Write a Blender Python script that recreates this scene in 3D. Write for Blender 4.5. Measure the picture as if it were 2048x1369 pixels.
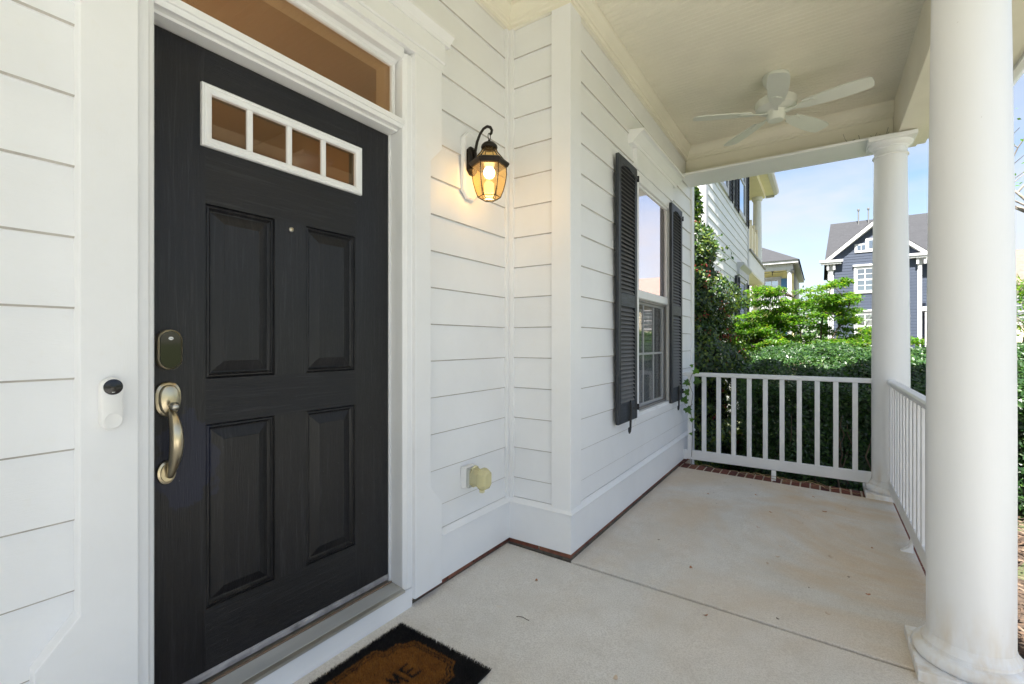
import bpy, bmesh, math, random
import numpy as np
from mathutils import Vector, Matrix
R = math.radians
random.seed(7); rng = np.random.default_rng(7)
for o in list(bpy.data.objects): bpy.data.objects.remove(o)
sc = bpy.context.scene
COL = sc.collection

# ------------------------------------------------------------------ camera
cam = bpy.data.cameras.new('camera'); camo = bpy.data.objects.new('camera', cam); COL.objects.link(camo)
cam.sensor_width = 36; cam.lens = 923.8/2048*36; cam.clip_start = 0.02; cam.clip_end = 2000
camo.location = (0, 0, 1.21); camo.rotation_euler = (R(90), 0, R(33.8)); sc.camera = camo

# ------------------------------------------------------------------ sky and sun
SUN_EL = 60; SUN_AZ = Vector((0.12, -0.99))           # direction towards the sun on plan
SUN_AZ.normalize()
w = bpy.data.worlds.new('World'); sc.world = w; w.use_nodes = True
nt = w.node_tree; nt.nodes.clear(); N = nt.nodes.new; L = nt.links.new
out = N('ShaderNodeOutputWorld'); bg = N('ShaderNodeBackground'); sky = N('ShaderNodeTexSky')
sky.sky_type = 'NISHITA'; sky.sun_disc = False; sky.sun_elevation = R(SUN_EL)
sky.sun_rotation = math.atan2(SUN_AZ.x, SUN_AZ.y); sky.altitude = 100; sky.air_density = 1.0; sky.dust_density = 0.7; sky.ozone_density = 1.0
tc = N('ShaderNodeTexCoord'); mp = N('ShaderNodeMapping'); mp.inputs['Scale'].default_value = (1.4, 1.4, 4.2); mp.inputs['Rotation'].default_value = (0.2, 0.1, 0.6)
nz = N('ShaderNodeTexNoise'); nz.inputs['Scale'].default_value = 1.5; nz.inputs['Detail'].default_value = 6; nz.inputs['Roughness'].default_value = 0.52; nz.inputs['Distortion'].default_value = 0.5
rp = N('ShaderNodeValToRGB'); rp.color_ramp.elements[0].position = 0.36; rp.color_ramp.elements[0].color = (0, 0, 0, 1); rp.color_ramp.elements[1].position = 0.64; rp.color_ramp.elements[1].color = (0.9, 0.9, 0.9, 1)
mx = N('ShaderNodeMixRGB'); mx.inputs[2].default_value = (3.7, 3.8, 4.0, 1)
L(tc.outputs['Generated'], mp.inputs[0]); L(mp.outputs[0], nz.inputs['Vector']); L(nz.outputs['Fac'], rp.inputs[0]); L(rp.outputs[0], mx.inputs[0]); L(sky.outputs[0], mx.inputs[1])
L(mx.outputs[0], bg.inputs[0]); bg.inputs[1].default_value = 0.056; L(bg.outputs[0], out.inputs[0])
sun = bpy.data.lights.new('sun', 'SUN'); sun.energy = 5.0; sun.angle = R(0.53); sun.color = (1, 0.965, 0.90)
suno = bpy.data.objects.new('sun', sun); COL.objects.link(suno)
sv = Vector((SUN_AZ.x*math.cos(R(SUN_EL)), SUN_AZ.y*math.cos(R(SUN_EL)), math.sin(R(SUN_EL))))
suno.rotation_euler = sv.to_track_quat('Z', 'Y').to_euler(); suno.location = (0, 0, 30)
sc.view_settings.view_transform = 'Standard'; sc.view_settings.look = 'None'; sc.view_settings.gamma = 1; sc.view_settings.exposure = 2.13
sc.render.engine = 'CYCLES'; sc.cycles.max_bounces = 10; sc.cycles.diffuse_bounces = 6; sc.cycles.transparent_max_bounces = 16; sc.cycles.caustics_reflective = False; sc.cycles.caustics_refractive = False

# ------------------------------------------------------------------ materials
def lin(r, g, b):
    f = lambda c: (c/255/12.92 if c/255 <= .04045 else ((c/255+.055)/1.055)**2.4)
    return (f(r), f(g), f(b))
def nodes(name):
    m = bpy.data.materials.new(name); m.use_nodes = True; t = m.node_tree
    return m, t, t.nodes['Principled BSDF'], t.nodes['Material Output']
def coords(t, scale=(1, 1, 1), rot=(0, 0, 0)):
    a = t.nodes.new('ShaderNodeTexCoord'); b = t.nodes.new('ShaderNodeMapping'); b.inputs['Scale'].default_value = scale; b.inputs['Rotation'].default_value = rot
    t.links.new(a.outputs['Object'], b.inputs[0]); return b.outputs[0]
def noise(t, vec, scale, detail=4, rough=.55, dist=0):
    n = t.nodes.new('ShaderNodeTexNoise'); n.inputs['Scale'].default_value = scale; n.inputs['Detail'].default_value = detail; n.inputs['Roughness'].default_value = rough; n.inputs['Distortion'].default_value = dist
    t.links.new(vec, n.inputs['Vector']); return n.outputs['Fac']
def ramp(t, fac, stops):
    r = t.nodes.new('ShaderNodeValToRGB'); e = r.color_ramp.elements
    while len(e) < len(stops): e.new(0.5)
    for k, (p, c) in enumerate(stops): e[k].position = p; e[k].color = (*c, 1) if len(c) == 3 else c
    t.links.new(fac, r.inputs[0]); return r.outputs[0]
def mix(t, fac, a, b, mode='MIX'):
    n = t.nodes.new('ShaderNodeMixRGB'); n.blend_type = mode
    for i, v in ((0, fac), (1, a), (2, b)):
        if hasattr(v, 'links') or hasattr(v, 'is_linked'): t.links.new(v, n.inputs[i])
        elif i == 0: n.inputs[0].default_value = v
        else: n.inputs[i].default_value = (*v, 1)
    return n.outputs[0]
def bump(t, p, fac, strength, dist=.01):
    b = t.nodes.new('ShaderNodeBump'); b.inputs['Strength'].default_value = strength; b.inputs['Distance'].default_value = dist
    t.links.new(fac, b.inputs['Height']); t.links.new(b.outputs[0], p.inputs['Normal']); return b
def mul(c, k): return tuple(min(1, x*k) for x in c)
MATS = {}
def M(name, col, rough=.5, var=.06, vscale=3, bs=0, bscale=40, stretch=(1, 1, 1), metallic=0, spec=.5, bdist=.004, sss=0):
    if name in MATS: return MATS[name]
    m, t, p, o = nodes(name)
    v = coords(t, stretch); f = noise(t, v, vscale)
    c = ramp(t, f, [(.3, mul(col, 1-var)), (.7, mul(col, 1+var))])
    t.links.new(c, p.inputs['Base Color']); p.inputs['Roughness'].default_value = rough; p.inputs['Metallic'].default_value = metallic; p.inputs['Specular IOR Level'].default_value = spec
    if bs: bump(t, p, noise(t, v, bscale, 5), bs, bdist)
    MATS[name] = m; return m
WHITE = (.825, .838, .862)
def paint(name, col, grain=(1, 1, 1), bs=.12, dirt=.12, rough=.42):
    """painted board: fine grain relief, slight grime in patches"""
    m, t, p, o = nodes(name); v = coords(t, grain); u = coords(t)
    g = noise(t, v, 38, 5, .6); d = noise(t, u, 1.7, 6, .6); d2 = noise(t, u, 23, 3, .6)
    c = ramp(t, d, [(.30, mul(col, 1-dirt*.55)), (.62, col)])
    c = mix(t, ramp(t, d2, [(.60, (0, 0, 0)), (.78, (.22, .22, .22))]), c, mul((col[0]*.93, col[1]*.89, col[2]*.80), 1))
    t.links.new(c, p.inputs['Base Color']); p.inputs['Roughness'].default_value = rough; p.inputs['Specular IOR Level'].default_value = .4
    bump(t, p, g, bs, .003); MATS[name] = m; return m
SIDE_Y = paint('siding_paint_y', WHITE, (6, 1.2, 9), .28)
SIDE_X = paint('siding_paint_x', WHITE, (1.2, 6, 9), .28)
LAPDIRT_SHADE = M('lap_edge_grime_shade', (.43, .41, .38), .8, .15, 14)  # lap joint dirt, with the shadow line painted into the same grey
TRIM = paint('trim_paint', (.835, .846, .868), (1, 1, 1), .08)
TRIM_V = paint('trim_paint_vertical', (.835, .846, .868), (7, 7, .8), .14)
CEIL = paint('ceiling_paint', (.82, .79, .68), (1, 6, 6), .08, .18, .5)
RAILM = paint('rail_paint', (.825, .838, .860), (3, 3, 3), .10, .2, .4)
def column_mat():
    m, t, p, o = nodes('column_paint'); u = coords(t); sepn = t.nodes.new('ShaderNodeSeparateXYZ'); t.links.new(u, sepn.inputs[0])
    n = noise(t, coords(t, (6, 6, 1.5)), 3, 5)
    h = t.nodes.new('ShaderNodeMapRange'); h.inputs[1].default_value = .32; h.inputs[2].default_value = .04; t.links.new(sepn.outputs[2], h.inputs[0])
    mm = t.nodes.new('ShaderNodeMath'); mm.operation = 'MULTIPLY'; t.links.new(h.outputs[0], mm.inputs[0]); t.links.new(ramp(t, n, [(.42, (0, 0, 0)), (.75, (.8, .8, .8))]), mm.inputs[1])
    c = mix(t, mm.outputs[0], (.820, .833, .855), (.62, .50, .33))
    s = noise(t, u, 55, 2); c = mix(t, ramp(t, s, [(.77, (0, 0, 0)), (.80, (.35, .35, .35))]), c, (.35, .33, .30))
    t.links.new(c, p.inputs['Base Color']); p.inputs['Roughness'].default_value = .42
    bump(t, p, noise(t, coords(t, (9, 9, 1.2)), 9, 6, .65), .14, .003); return m
COLM = column_mat()
def concrete():
    m, t, p, o = nodes('concrete'); u = coords(t)
    a = noise(t, u, 2.0, 9, .68); b = noise(t, u, 170, 3, .7); c3 = noise(t, u, .9, 7, .62, .8); s = noise(t, u, 26, 4, .6); d = noise(t, u, 9, 6, .7)
    c = ramp(t, a, [(.30, (.64, .62, .575)), (.5, (.71, .695, .66)), (.70, (.765, .75, .72))])
    c = mix(t, ramp(t, d, [(.30, (.35, .35, .35)), (.55, (0, 0, 0))]), c, (.55, .52, .47))
    c = mix(t, ramp(t, b, [(.40, (.55, .55, .55)), (.56, (0, 0, 0))]), c, (.45, .43, .40))
    # rust / clay staining, stronger towards the open edges of the slab
    sp = t.nodes.new('ShaderNodeSeparateXYZ'); t.links.new(u, sp.inputs[0])
    mr = t.nodes.new('ShaderNodeMapRange'); mr.inputs[1].default_value = -.5; mr.inputs[2].default_value = .5; mr.inputs[3].default_value = .40; t.links.new(sp.outputs[0], mr.inputs[0])
    my = t.nodes.new('ShaderNodeMapRange'); my.inputs[1].default_value = 1.6; my.inputs[2].default_value = 3.6; my.inputs[3].default_value = .22; t.links.new(sp.outputs[1], my.inputs[0])
    k = t.nodes.new('ShaderNodeMath'); k.operation = 'MULTIPLY'; t.links.new(mr.outputs[0], k.inputs[0]); t.links.new(my.outputs[0], k.inputs[1])
    k2 = t.nodes.new('ShaderNodeMath'); k2.operation = 'MULTIPLY'; t.links.new(k.outputs[0], k2.inputs[0]); t.links.new(ramp(t, c3, [(.42, (.10, .10, .10)), (.62, (1, 1, 1))]), k2.inputs[1])
    c = mix(t, k2.outputs[0], c, (.62, .41, .19))
    c = mix(t, ramp(t, s, [(.66, (0, 0, 0)), (.74, (.35, .35, .35))]), c, (.76, .73, .67))
    t.links.new(c, p.inputs['Base Color']); p.inputs['Roughness'].default_value = .78; bump(t, p, b, .4, .003); return m
CONC = concrete()
def wood_door(name, vertical):
    m, t, p, o = nodes(name)
    st = (1, 26, 1.0) if vertical else (1, 1.0, 26)
    v = coords(t, st); g = noise(t, v, 3.2, 7, .62, .9); f = noise(t, coords(t, tuple(x*3 for x in st)), 6, 4, .6); u = coords(t)
    c = ramp(t, noise(t, u, 1.6, 4), [(.3, (.0062, .0060, .0075)), (.7, (.0108, .0103, .0124))])
    c = mix(t, ramp(t, g, [(.36, (.55, .55, .55)), (.5, (0, 0, 0))]), c, (.006, .006, .007))
    c = mix(t, ramp(t, g, [(.54, (0, 0, 0)), (.66, (.6, .6, .6))]), c, (.026, .025, .029))
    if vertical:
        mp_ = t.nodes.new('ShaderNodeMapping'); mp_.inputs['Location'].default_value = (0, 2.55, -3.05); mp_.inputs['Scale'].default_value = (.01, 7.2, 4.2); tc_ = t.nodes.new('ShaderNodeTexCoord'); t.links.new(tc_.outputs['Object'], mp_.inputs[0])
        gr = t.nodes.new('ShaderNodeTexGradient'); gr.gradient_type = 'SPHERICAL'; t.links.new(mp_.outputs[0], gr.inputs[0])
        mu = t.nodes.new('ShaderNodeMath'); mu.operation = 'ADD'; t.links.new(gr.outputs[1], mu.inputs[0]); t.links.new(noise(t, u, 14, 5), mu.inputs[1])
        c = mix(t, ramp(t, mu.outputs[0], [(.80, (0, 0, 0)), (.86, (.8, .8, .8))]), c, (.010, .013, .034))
    s = noise(t, u, 90, 1); c = mix(t, ramp(t, s, [(.80, (0, 0, 0)), (.83, (.22, .22, .22))]), c, (.25, .25, .28))
    t.links.new(c, p.inputs['Base Color']); p.inputs['Roughness'].default_value = .38; p.inputs['Specular IOR Level'].default_value = .4
    ad = t.nodes.new('ShaderNodeMath'); ad.operation = 'ADD'; t.links.new(g, ad.inputs[0]); t.links.new(f, ad.inputs[1])
    bump(t, p, ad.outputs[0], .55, .003); return m
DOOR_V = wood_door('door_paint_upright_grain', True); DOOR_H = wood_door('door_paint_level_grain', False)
SHUT = M('shutter_paint', (.030, .034, .042), .5, .35, 5, .35, 30, (8, 8, 1.2), spec=.4)
SHUT_H = M('shutter_rail_paint', (.036, .043, .055), .5, .45, 7, .5, 22, (1, 1.2, 9), spec=.4)
LOUV = M('louver_paint', (.12, .117, .115), .55, .25, 9, .2, 30, spec=.4)
IRON = M('black_iron', (.010, .010, .012), .45, .3, 20, .2, 60)
BRONZE = M('dark_bronze', (.018, .014, .011), .38, .3, 14, .1, 60, metallic=.6)
BRASS = M('satin_brass', (.56, .49, .35), .28, .10, 8, .05, 90, metallic=1)
NICKEL = M('nickel_edge', (.50, .48, .43), .3, .1, 8, metallic=1)
BLKGL = M('black_glass', (.006, .006, .007), .06, .1, 8)
SMOKED = M('smoked_mirror', (.055, .055, .05), .05, .1, 8, metallic=1)
PLAST = M('white_plastic', (.80, .80, .80), .35, .02, 5)
BLKPL = M('black_plastic', (.008, .008, .012), .2, .1, 5)
YPLAST = M('aged_plastic', (.70, .66, .44), .25, .12, 30, .1, 60)
GREYPL = M('outlet_body', (.45, .46, .44), .4, .08, 9)
ALU = M('aluminium', (.52, .50, .45), .42, .12, 12, .12, 40, (1, .2, 1), metallic=.75)
SWEEP = M('worn_sweep', (.26, .25, .26), .6, .55, 14, .3, 60)
BROWNST = M('brown_strip', (.22, .155, .11), .6, .25, 12, .2, 40)
MORTAR = M('mortar', (.50, .42, .33), .9, .15, 30, .4, 120)
DARKGAP = M('joint_dirt', (.09, .08, .065), .95, .3, 30)
MULCH = M('mulch_soil', (.075, .050, .034), .95, .5, 9, .8, 40, bdist=.03)
CHIP = [M('mulch_chip_%d' % i, c, .9, .25, 20, .3, 60) for i, c in enumerate([(.10, .062, .040), (.055, .035, .024), (.19, .135, .095)])]
def brick_mat(i, col): return M('brick_%d' % i, col, .88, .28, 26, .6, 90, bdist=.004)
BRICK = [brick_mat(0, (.17, .055, .036)), brick_mat(1, (.12, .040, .030)), brick_mat(2, (.21, .080, .050))]
def glass_mat(name, tint, refl, base=.05, rough=.01):
    """thin pane: mostly see-through, reflecting more at a glancing angle"""
    m = bpy.data.materials.new(name); m.use_nodes = True; t = m.node_tree; t.nodes.clear()
    o = t.nodes.new('ShaderNodeOutputMaterial'); tr = t.nodes.new('ShaderNodeBsdfTransparent'); gl = t.nodes.new('ShaderNodeBsdfGlossy'); mxs = t.nodes.new('ShaderNodeMixShader'); fr = t.nodes.new('ShaderNodeFresnel')
    tr.inputs[0].default_value = (*tint, 1); gl.inputs[0].default_value = (*refl, 1); gl.inputs['Roughness'].default_value = rough; 
    # same Fresnel curve for the entering and the leaving face of the pane
    ge = t.nodes.new('ShaderNodeNewGeometry'); e1 = t.nodes.new('ShaderNodeMath'); e1.operation = 'MULTIPLY_ADD'; e1.inputs[1].default_value = -2; e1.inputs[2].default_value = 1; t.links.new(ge.outputs['Backfacing'], e1.inputs[0])
    e2 = t.nodes.new('ShaderNodeMath'); e2.operation = 'POWER'; e2.inputs[0].default_value = 1.9 if base > .1 else 1.5; t.links.new(e1.outputs[0], e2.inputs[1]); t.links.new(e2.outputs[0], fr.inputs[0])
    a = t.nodes.new('ShaderNodeMath'); a.operation = 'ADD'; a.use_clamp = True; a.inputs[1].default_value = base; t.links.new(fr.outputs[0], a.inputs[0])
    t.links.new(a.outputs[0], mxs.inputs[0]); t.links.new(tr.outputs[0], mxs.inputs[1]); t.links.new(gl.outputs[0], mxs.inputs[2]); t.links.new(mxs.outputs[0], o.inputs[0]); return m
GLASS = glass_mat('door_glass', (.66, .58, .46), (1, .90, .76), .05)
WGLASS = glass_mat('window_glass', (.40, .40, .41), (1, .925, .95), .74)
LGLASS = glass_mat('lower_window_glass', (.85, .86, .87), (1, .97, .95), .06)
FARGL = glass_mat('far_window_glass', (.25, .28, .33), (.92, .97, 1), .32, .03)
AMBER = glass_mat('lantern_glass', (1, .80, .46), (1, .95, .85), .03)
def dusty(m, col, k):
    t = m.node_tree; o = t.nodes['Material Output']; l = o.inputs[0].links[0]; src = l.from_socket
    d = t.nodes.new('ShaderNodeBsdfTranslucent'); d.inputs[0].default_value = (*col, 1); s_ = t.nodes.new('ShaderNodeMixShader'); s_.inputs[0].default_value = k
    t.links.new(src, s_.inputs[1]); t.links.new(d.outputs[0], s_.inputs[2]); t.links.new(s_.outputs[0], o.inputs[0])
dusty(AMBER, (.9, .62, .25), .06)
def sky_haze(m, col, k):
    t = m.node_tree; o = t.nodes['Material Output']; src = o.inputs[0].links[0].from_socket
    d = t.nodes.new('ShaderNodeBsdfDiffuse'); d.inputs[0].default_value = (*col, 1); s_ = t.nodes.new('ShaderNodeMixShader'); s_.inputs[0].default_value = k
    t.links.new(src, s_.inputs[1]); t.links.new(d.outputs[0], s_.inputs[2]); t.links.new(s_.outputs[0], o.inputs[0])
sky_haze(WGLASS, (.92, .82, .86), .16)  # diffuse pinkish white put in for the sky reflected in the upper pane
def screen_mat():
    m = bpy.data.materials.new('insect_screen'); m.use_nodes = True; t = m.node_tree; t.nodes.clear()
    o = t.nodes.new('ShaderNodeOutputMaterial'); tr = t.nodes.new('ShaderNodeBsdfTransparent'); d = t.nodes.new('ShaderNodeBsdfDiffuse'); s = t.nodes.new('ShaderNodeMixShader')
    d.inputs[0].default_value = (.045, .048, .05, 1); s.inputs[0].default_value = .30
    t.links.new(tr.outputs[0], s.inputs[1]); t.links.new(d.outputs[0], s.inputs[2]); t.links.new(s.outputs[0], o.inputs[0]); return m
SCREEN = screen_mat()
SCRFR = M('screen_frame', (.20, .19, .18), .5, .1, 9)
TAN = M('foyer_wall_paint', (.40, .29, .16), .7, .05, 2)
ROOM = M('room_paint', (.30, .30, .29), .8, .05, 2)
FLOORW = M('room_floor_wood', (.20, .11, .05), .4, .2, 4, stretch=(1, 8, 1))
BLIND = M('blind_slat_white', (.80, .81, .82), .5, .05, 9)
def emit(name, col, s):
    m = bpy.data.materials.new(name); m.use_nodes = True; t = m.node_tree; p = t.nodes['Principled BSDF']
    p.inputs['Base Color'].default_value = (*col, 1); p.inputs['Emission Color'].default_value = (*col, 1); p.inputs['Emission Strength'].default_value = s; return m
BULB = emit('lit_bulb', (1, .80, .52), 5)
COIR = [M('coir_%d' % i, c, .9, .25, 30) for i, c in enumerate([(.34, .135, .022), (.25, .09, .013), (.43, .19, .04)])]
COIRB = M('coir_black', (.012, .0105, .0105), .9, .35, 30)
MATBASE = M('mat_backing', (.02, .017, .014), .9, .2, 30)
def yellowed():
    m, t, p, o = nodes('yellowed_clear_plastic'); p.inputs['Base Color'].default_value = (.78, .74, .52, 1); p.inputs['Roughness'].default_value = .12
    d = t.nodes.new('ShaderNodeBsdfTransparent'); d.inputs[0].default_value = (.86, .82, .56, 1); s_ = t.nodes.new('ShaderNodeMixShader'); s_.inputs[0].default_value = .55
    t.links.new(p.outputs[0], s_.inputs[1]); t.links.new(d.outputs[0], s_.inputs[2]); t.links.new(s_.outputs[0], o.inputs[0]); return m
YCLEAR = yellowed()
def leafm(name, col, rough=.35, tr=.35, glow=(1.7, 1.9, .8)):
    if name in MATS: return MATS[name]
    m, t, p, o = nodes(name); f = noise(t, coords(t), 4.5, 2)
    t.links.new(ramp(t, f, [(.3, mul(col, .75)), (.7, mul(col, 1.25))]), p.inputs['Base Color']); p.inputs['Roughness'].default_value = rough
    d = t.nodes.new('ShaderNodeBsdfTranslucent'); d.inputs[0].default_value = (min(1, col[0]*glow[0]), min(1, col[1]*glow[1]), col[2]*glow[2], 1)
    s = t.nodes.new('ShaderNodeMixShader'); s.inputs[0].default_value = tr
    t.links.new(p.outputs[0], s.inputs[1]); t.links.new(d.outputs[0], s.inputs[2]); t.links.new(s.outputs[0], o.inputs[0]); MATS[name] = m; return m
HEDGE = [leafm('hedge_leaf_0', (.020, .060, .014), .42, .2), leafm('hedge_leaf_1', (.040, .095, .020), .42, .25), leafm('hedge_leaf_2', (.062, .125, .022), .42, .3), leafm('hedge_leaf_3', (.012, .034, .012), .3, .15)]
HOLLY = [leafm('holly_leaf_0', (.018, .050, .016), .42, .15), leafm('holly_leaf_1', (.045, .092, .020), .42, .25), leafm('holly_leaf_2', (.115, .165, .026), .3, .35), leafm('holly_leaf_3', (.012, .030, .012), .3, .1)]
MG = (2.4, 2.7, 1.3)
MAPLE = [leafm('maple_leaf_0', (.055, .130, .012), .5, .5, MG), leafm('maple_leaf_1', (.042, .100, .010), .5, .5, MG), leafm('maple_leaf_2', (.095, .165, .015), .5, .55, MG), leafm('maple_leaf_3', (.17, .19, .024), .5, .6, MG)]
IVY = [leafm('ivy_leaf_0', (.045, .115, .014), .4, .35), leafm('ivy_leaf_1', (.075, .17, .018), .4, .4)]
BARK = M('bark', (.085, .062, .042), .9, .35, 12, .8, 40, (1, 1, .3), bdist=.01)
BARKP = M('pale_bark', (.22, .19, .16), .9, .3, 14, .6, 40, (1, 1, .3), bdist=.01)
TWIG = M('dry_twig', (.36, .25, .13), .9, .3, 20)
BERRY = M('berry_red', (.20, .020, .010), .3, .3, 9)
PETAL = [M('petal_%d' % i, c, .8, .15, 20) for i, c in enumerate([(.62, .50, .38), (.42, .20, .10), (.66, .62, .56), (.12, .09, .06)])]
def grass_mat():
    m, t, p, o = nodes('lawn_grass'); u = coords(t)
    c = ramp(t, noise(t, u, 1.2, 8, .7), [(.3, (.060, .070, .028)), (.7, (.090, .105, .045))]); t.links.new(c, p.inputs['Base Color']); p.inputs['Roughness'].default_value = .9
    bump(t, p, noise(t, u, 60, 4), .8, .03); return m
GRASS = grass_mat()
ASPH = M('asphalt', (.055, .055, .056), .9, .15, 20, .3, 90)
WALKC = M('pavement_concrete', (.42, .40, .36), .85, .12, 3, .2, 80)
BLUE = M('blue_siding_paint', (.033, .045, .074), .6, .07, 3, .15, 30)
WHITEF = M('far_white_trim', (.50, .50, .51), .5, .03, 2)
NEIGH = paint('neighbour_siding_paint', (.74, .74, .72), (6, 1.2, 9), .2, .14)
YELLOW = M('yellow_siding_paint', (.86, .77, .38), .6, .05, 3)
CREAM = M('cream_paint', (.76, .68, .50), .6, .05, 3)
SHUTB = M('blue_shutter_paint', (.070, .205, .40), .5, .06, 5)
def shingles():
    m, t, p, o = nodes('roof_shingles'); u = coords(t, (1, 1, 1)); b = t.nodes.new('ShaderNodeTexBrick'); t.links.new(u, b.inputs['Vector'])
    b.inputs['Scale'].default_value = 2.2; b.inputs['Color1'].default_value = (.030, .031, .036, 1); b.inputs['Color2'].default_value = (.040, .041, .047, 1); b.inputs['Mortar'].default_value = (.03, .03, .032, 1); b.inputs['Mortar Size'].default_value = .01
    c = mix(t, .5, b.outputs['Color'], ramp(t, noise(t, u, 9, 4), [(.3, (.026, .027, .031)), (.7, (.044, .045, .051))])); t.links.new(c, p.inputs['Base Color']); p.inputs['Roughness'].default_value = .9; bump(t, p, noise(t, u, 25, 4), .3, .02); return m
ROOF = shingles()

# ------------------------------------------------------------------ mesh helpers
OFF = {}
class MB:
    def __init__(s): s.v = []; s.f = []; s.m = []
    def add(s, vs, fs, mi=0):
        k = len(s.v); s.v += [tuple(a) for a in vs]; s.f += [tuple(k+i for i in f) for f in fs]; s.m += [mi]*len(fs); return s
    def box(s, x0, x1, y0, y1, z0, z1, mi=0):
        return s.add([(x, y, z) for z in (z0, z1) for y in (y0, y1) for x in (x0, x1)], [(0, 2, 3, 1), (4, 5, 7, 6), (0, 1, 5, 4), (2, 6, 7, 3), (0, 4, 6, 2), (1, 3, 7, 5)], mi)
    def prism(s, poly, axis, a0, a1, mi=0):
        """polygon in the plane across AXIS ('x': (y,z), 'y': (x,z), 'z': (x,y)) carried from a0 to a1"""
        n = len(poly); mk = {'x': lambda p, a: (a, p[0], p[1]), 'y': lambda p, a: (p[0], a, p[1]), 'z': lambda p, a: (p[0], p[1], a)}[axis]
        return s.add([mk(p, a0) for p in poly]+[mk(p, a1) for p in poly], [tuple(range(n)), tuple(range(2*n-1, n-1, -1))]+[(i, i+n, (i+1) % n+n, (i+1) % n) for i in range(n)], mi)
    def tube(s, pts, rad, n=6, mi=0, cap=True, flat=None):
        pts = [Vector(p) for p in pts]; k = len(pts); rad = [rad]*k if not hasattr(rad, '__len__') else rad; vs = []; up = None
        for i, p in enumerate(pts):
            d = (pts[min(i+1, k-1)]-pts[max(i-1, 0)])
            d = d.normalized() if d.length > 1e-9 else Vector((0, 0, 1))
            if up is None: up = Vector((0, 0, 1)) if abs(d.z) < .9 else Vector((1, 0, 0))
            a = d.cross(up)
            a = a.normalized() if a.length > 1e-6 else d.orthogonal().normalized(); b = a.cross(d).normalized(); up = b
            for j in range(n):
                t = 2*math.pi*j/n; vs.append(p+a*(rad[i]*math.cos(t)*(flat or 1))+b*(rad[i]*math.sin(t)))
        fs = [(i*n+j, i*n+(j+1) % n, (i+1)*n+(j+1) % n, (i+1)*n+j) for i in range(k-1) for j in range(n)]
        if cap: fs += [tuple(range(n-1, -1, -1)), tuple((k-1)*n+j for j in range(n))]
        return s.add(vs, fs, mi)
    def lathe(s, prof, c=(0, 0, 0), n=32, mi=0, rot=0, cap=True):
        vs = [(c[0]+r*math.cos(2*math.pi*j/n+rot), c[1]+r*math.sin(2*math.pi*j/n+rot), c[2]+z) for r, z in prof for j in range(n)]; k = len(prof)
        fs = [(i*n+j, i*n+(j+1) % n, (i+1)*n+(j+1) % n, (i+1)*n+j) for i in range(k-1) for j in range(n)]
        if cap: fs += [tuple(range(n-1, -1, -1)), tuple((k-1)*n+j for j in range(n))]
        return s.add(vs, fs, mi)
    def rings(s, y0, y1, z0, z1, prof, mi=0, cap=True):
        """nested rectangles on a wall facing +x: prof = (inset, x)"""
        vs = []
        for i, x in prof: vs += [(x, y0+i, z0+i), (x, y1-i, z0+i), (x, y1-i, z1-i), (x, y0+i, z1-i)]
        k = len(prof); fs = [(a*4+j, a*4+(j+1) % 4, a*4+4+(j+1) % 4, a*4+4+j) for a in range(k-1) for j in range(4)]
        if cap: fs.append(tuple((k-1)*4+j for j in range(4)))
        return s.add(vs, fs, mi)
    def sweep(s, path, prof, mi=0):
        """profile (n, z) swept along a plan path, n to the right of travel, mitred"""
        P = [Vector(p) for p in path]; k = len(P); nrm = []
        for i in range(k-1):
            d = (P[i+1]-P[i]).normalized(); nrm.append(Vector((d.y, -d.x)))
        vs = []
        for i in range(k):
            if i == 0: mv = nrm[0]
            elif i == k-1: mv = nrm[-1]
            else:
                mv = nrm[i-1]+nrm[i]; mv = mv/mv.dot(nrm[i])
            for n_, z in prof: q = P[i]+mv*n_; vs.append((q.x, q.y, z))
        n = len(prof); fs = [(i*n+j, i*n+j+1, (i+1)*n+j+1, (i+1)*n+j) for i in range(k-1) for j in range(n-1)]
        fs += [tuple(range(n)), tuple((k-1)*n+j for j in range(n-1, -1, -1))]
        return s.add(vs, fs, mi)
    def mesh(s, name, mats, smooth=False, recalc=True, off=(0, 0, 0)):
        me = bpy.data.meshes.new(name)
        v = np.array(s.v, dtype=float)-np.array(off)
        me.from_pydata(v.tolist(), [], s.f)
        for m in (mats if isinstance(mats, (list, tuple)) else [mats]): me.materials.append(m)
        if any(s.m): me.polygons.foreach_set('material_index', s.m)
        if recalc:
            b = bmesh.new(); b.from_mesh(me); bmesh.ops.recalc_face_normals(b, faces=b.faces); b.to_mesh(me); b.free()
        if smooth: me.polygons.foreach_set('use_smooth', [True]*len(me.polygons))
        me.update(); return me
    def build(s, name, mats, parent=None, smooth=False, bevel=0, seg=2, recalc=True, base=None, auto=None):
        off = OFF[parent] if parent is not None else (base or (0, 0, 0))
        me = s.mesh(name, mats, smooth, recalc, off); o = bpy.data.objects.new(name, me); COL.objects.link(o)
        if parent is not None: o.parent = parent
        else: o.location = off
        OFF[o] = off
        if bevel:
            b = o.modifiers.new('bevel', 'BEVEL'); b.width = bevel; b.segments = seg; b.limit_method = 'ANGLE'; b.angle_limit = R(40)
        if auto is not None:
            for p in me.polygons: p.use_smooth = True
            e = o.modifiers.new('split', 'EDGE_SPLIT'); e.split_angle = R(auto)
        return o
def inst(name, me, parent, loc, rot=(0, 0, 0), scale=(1, 1, 1), bevel=0):
    o = bpy.data.objects.new(name, me); COL.objects.link(o)
    if parent is not None: o.parent = parent; o.location = Vector(loc)-Vector(OFF[parent])
    else: o.location = loc
    OFF[o] = tuple(loc)
    o.rotation_euler = rot; o.scale = scale
    if bevel:
        b = o.modifiers.new('bevel', 'BEVEL'); b.width = bevel; b.segments = 2; b.limit_method = 'ANGLE'; b.angle_limit = R(40)
    return o
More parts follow.
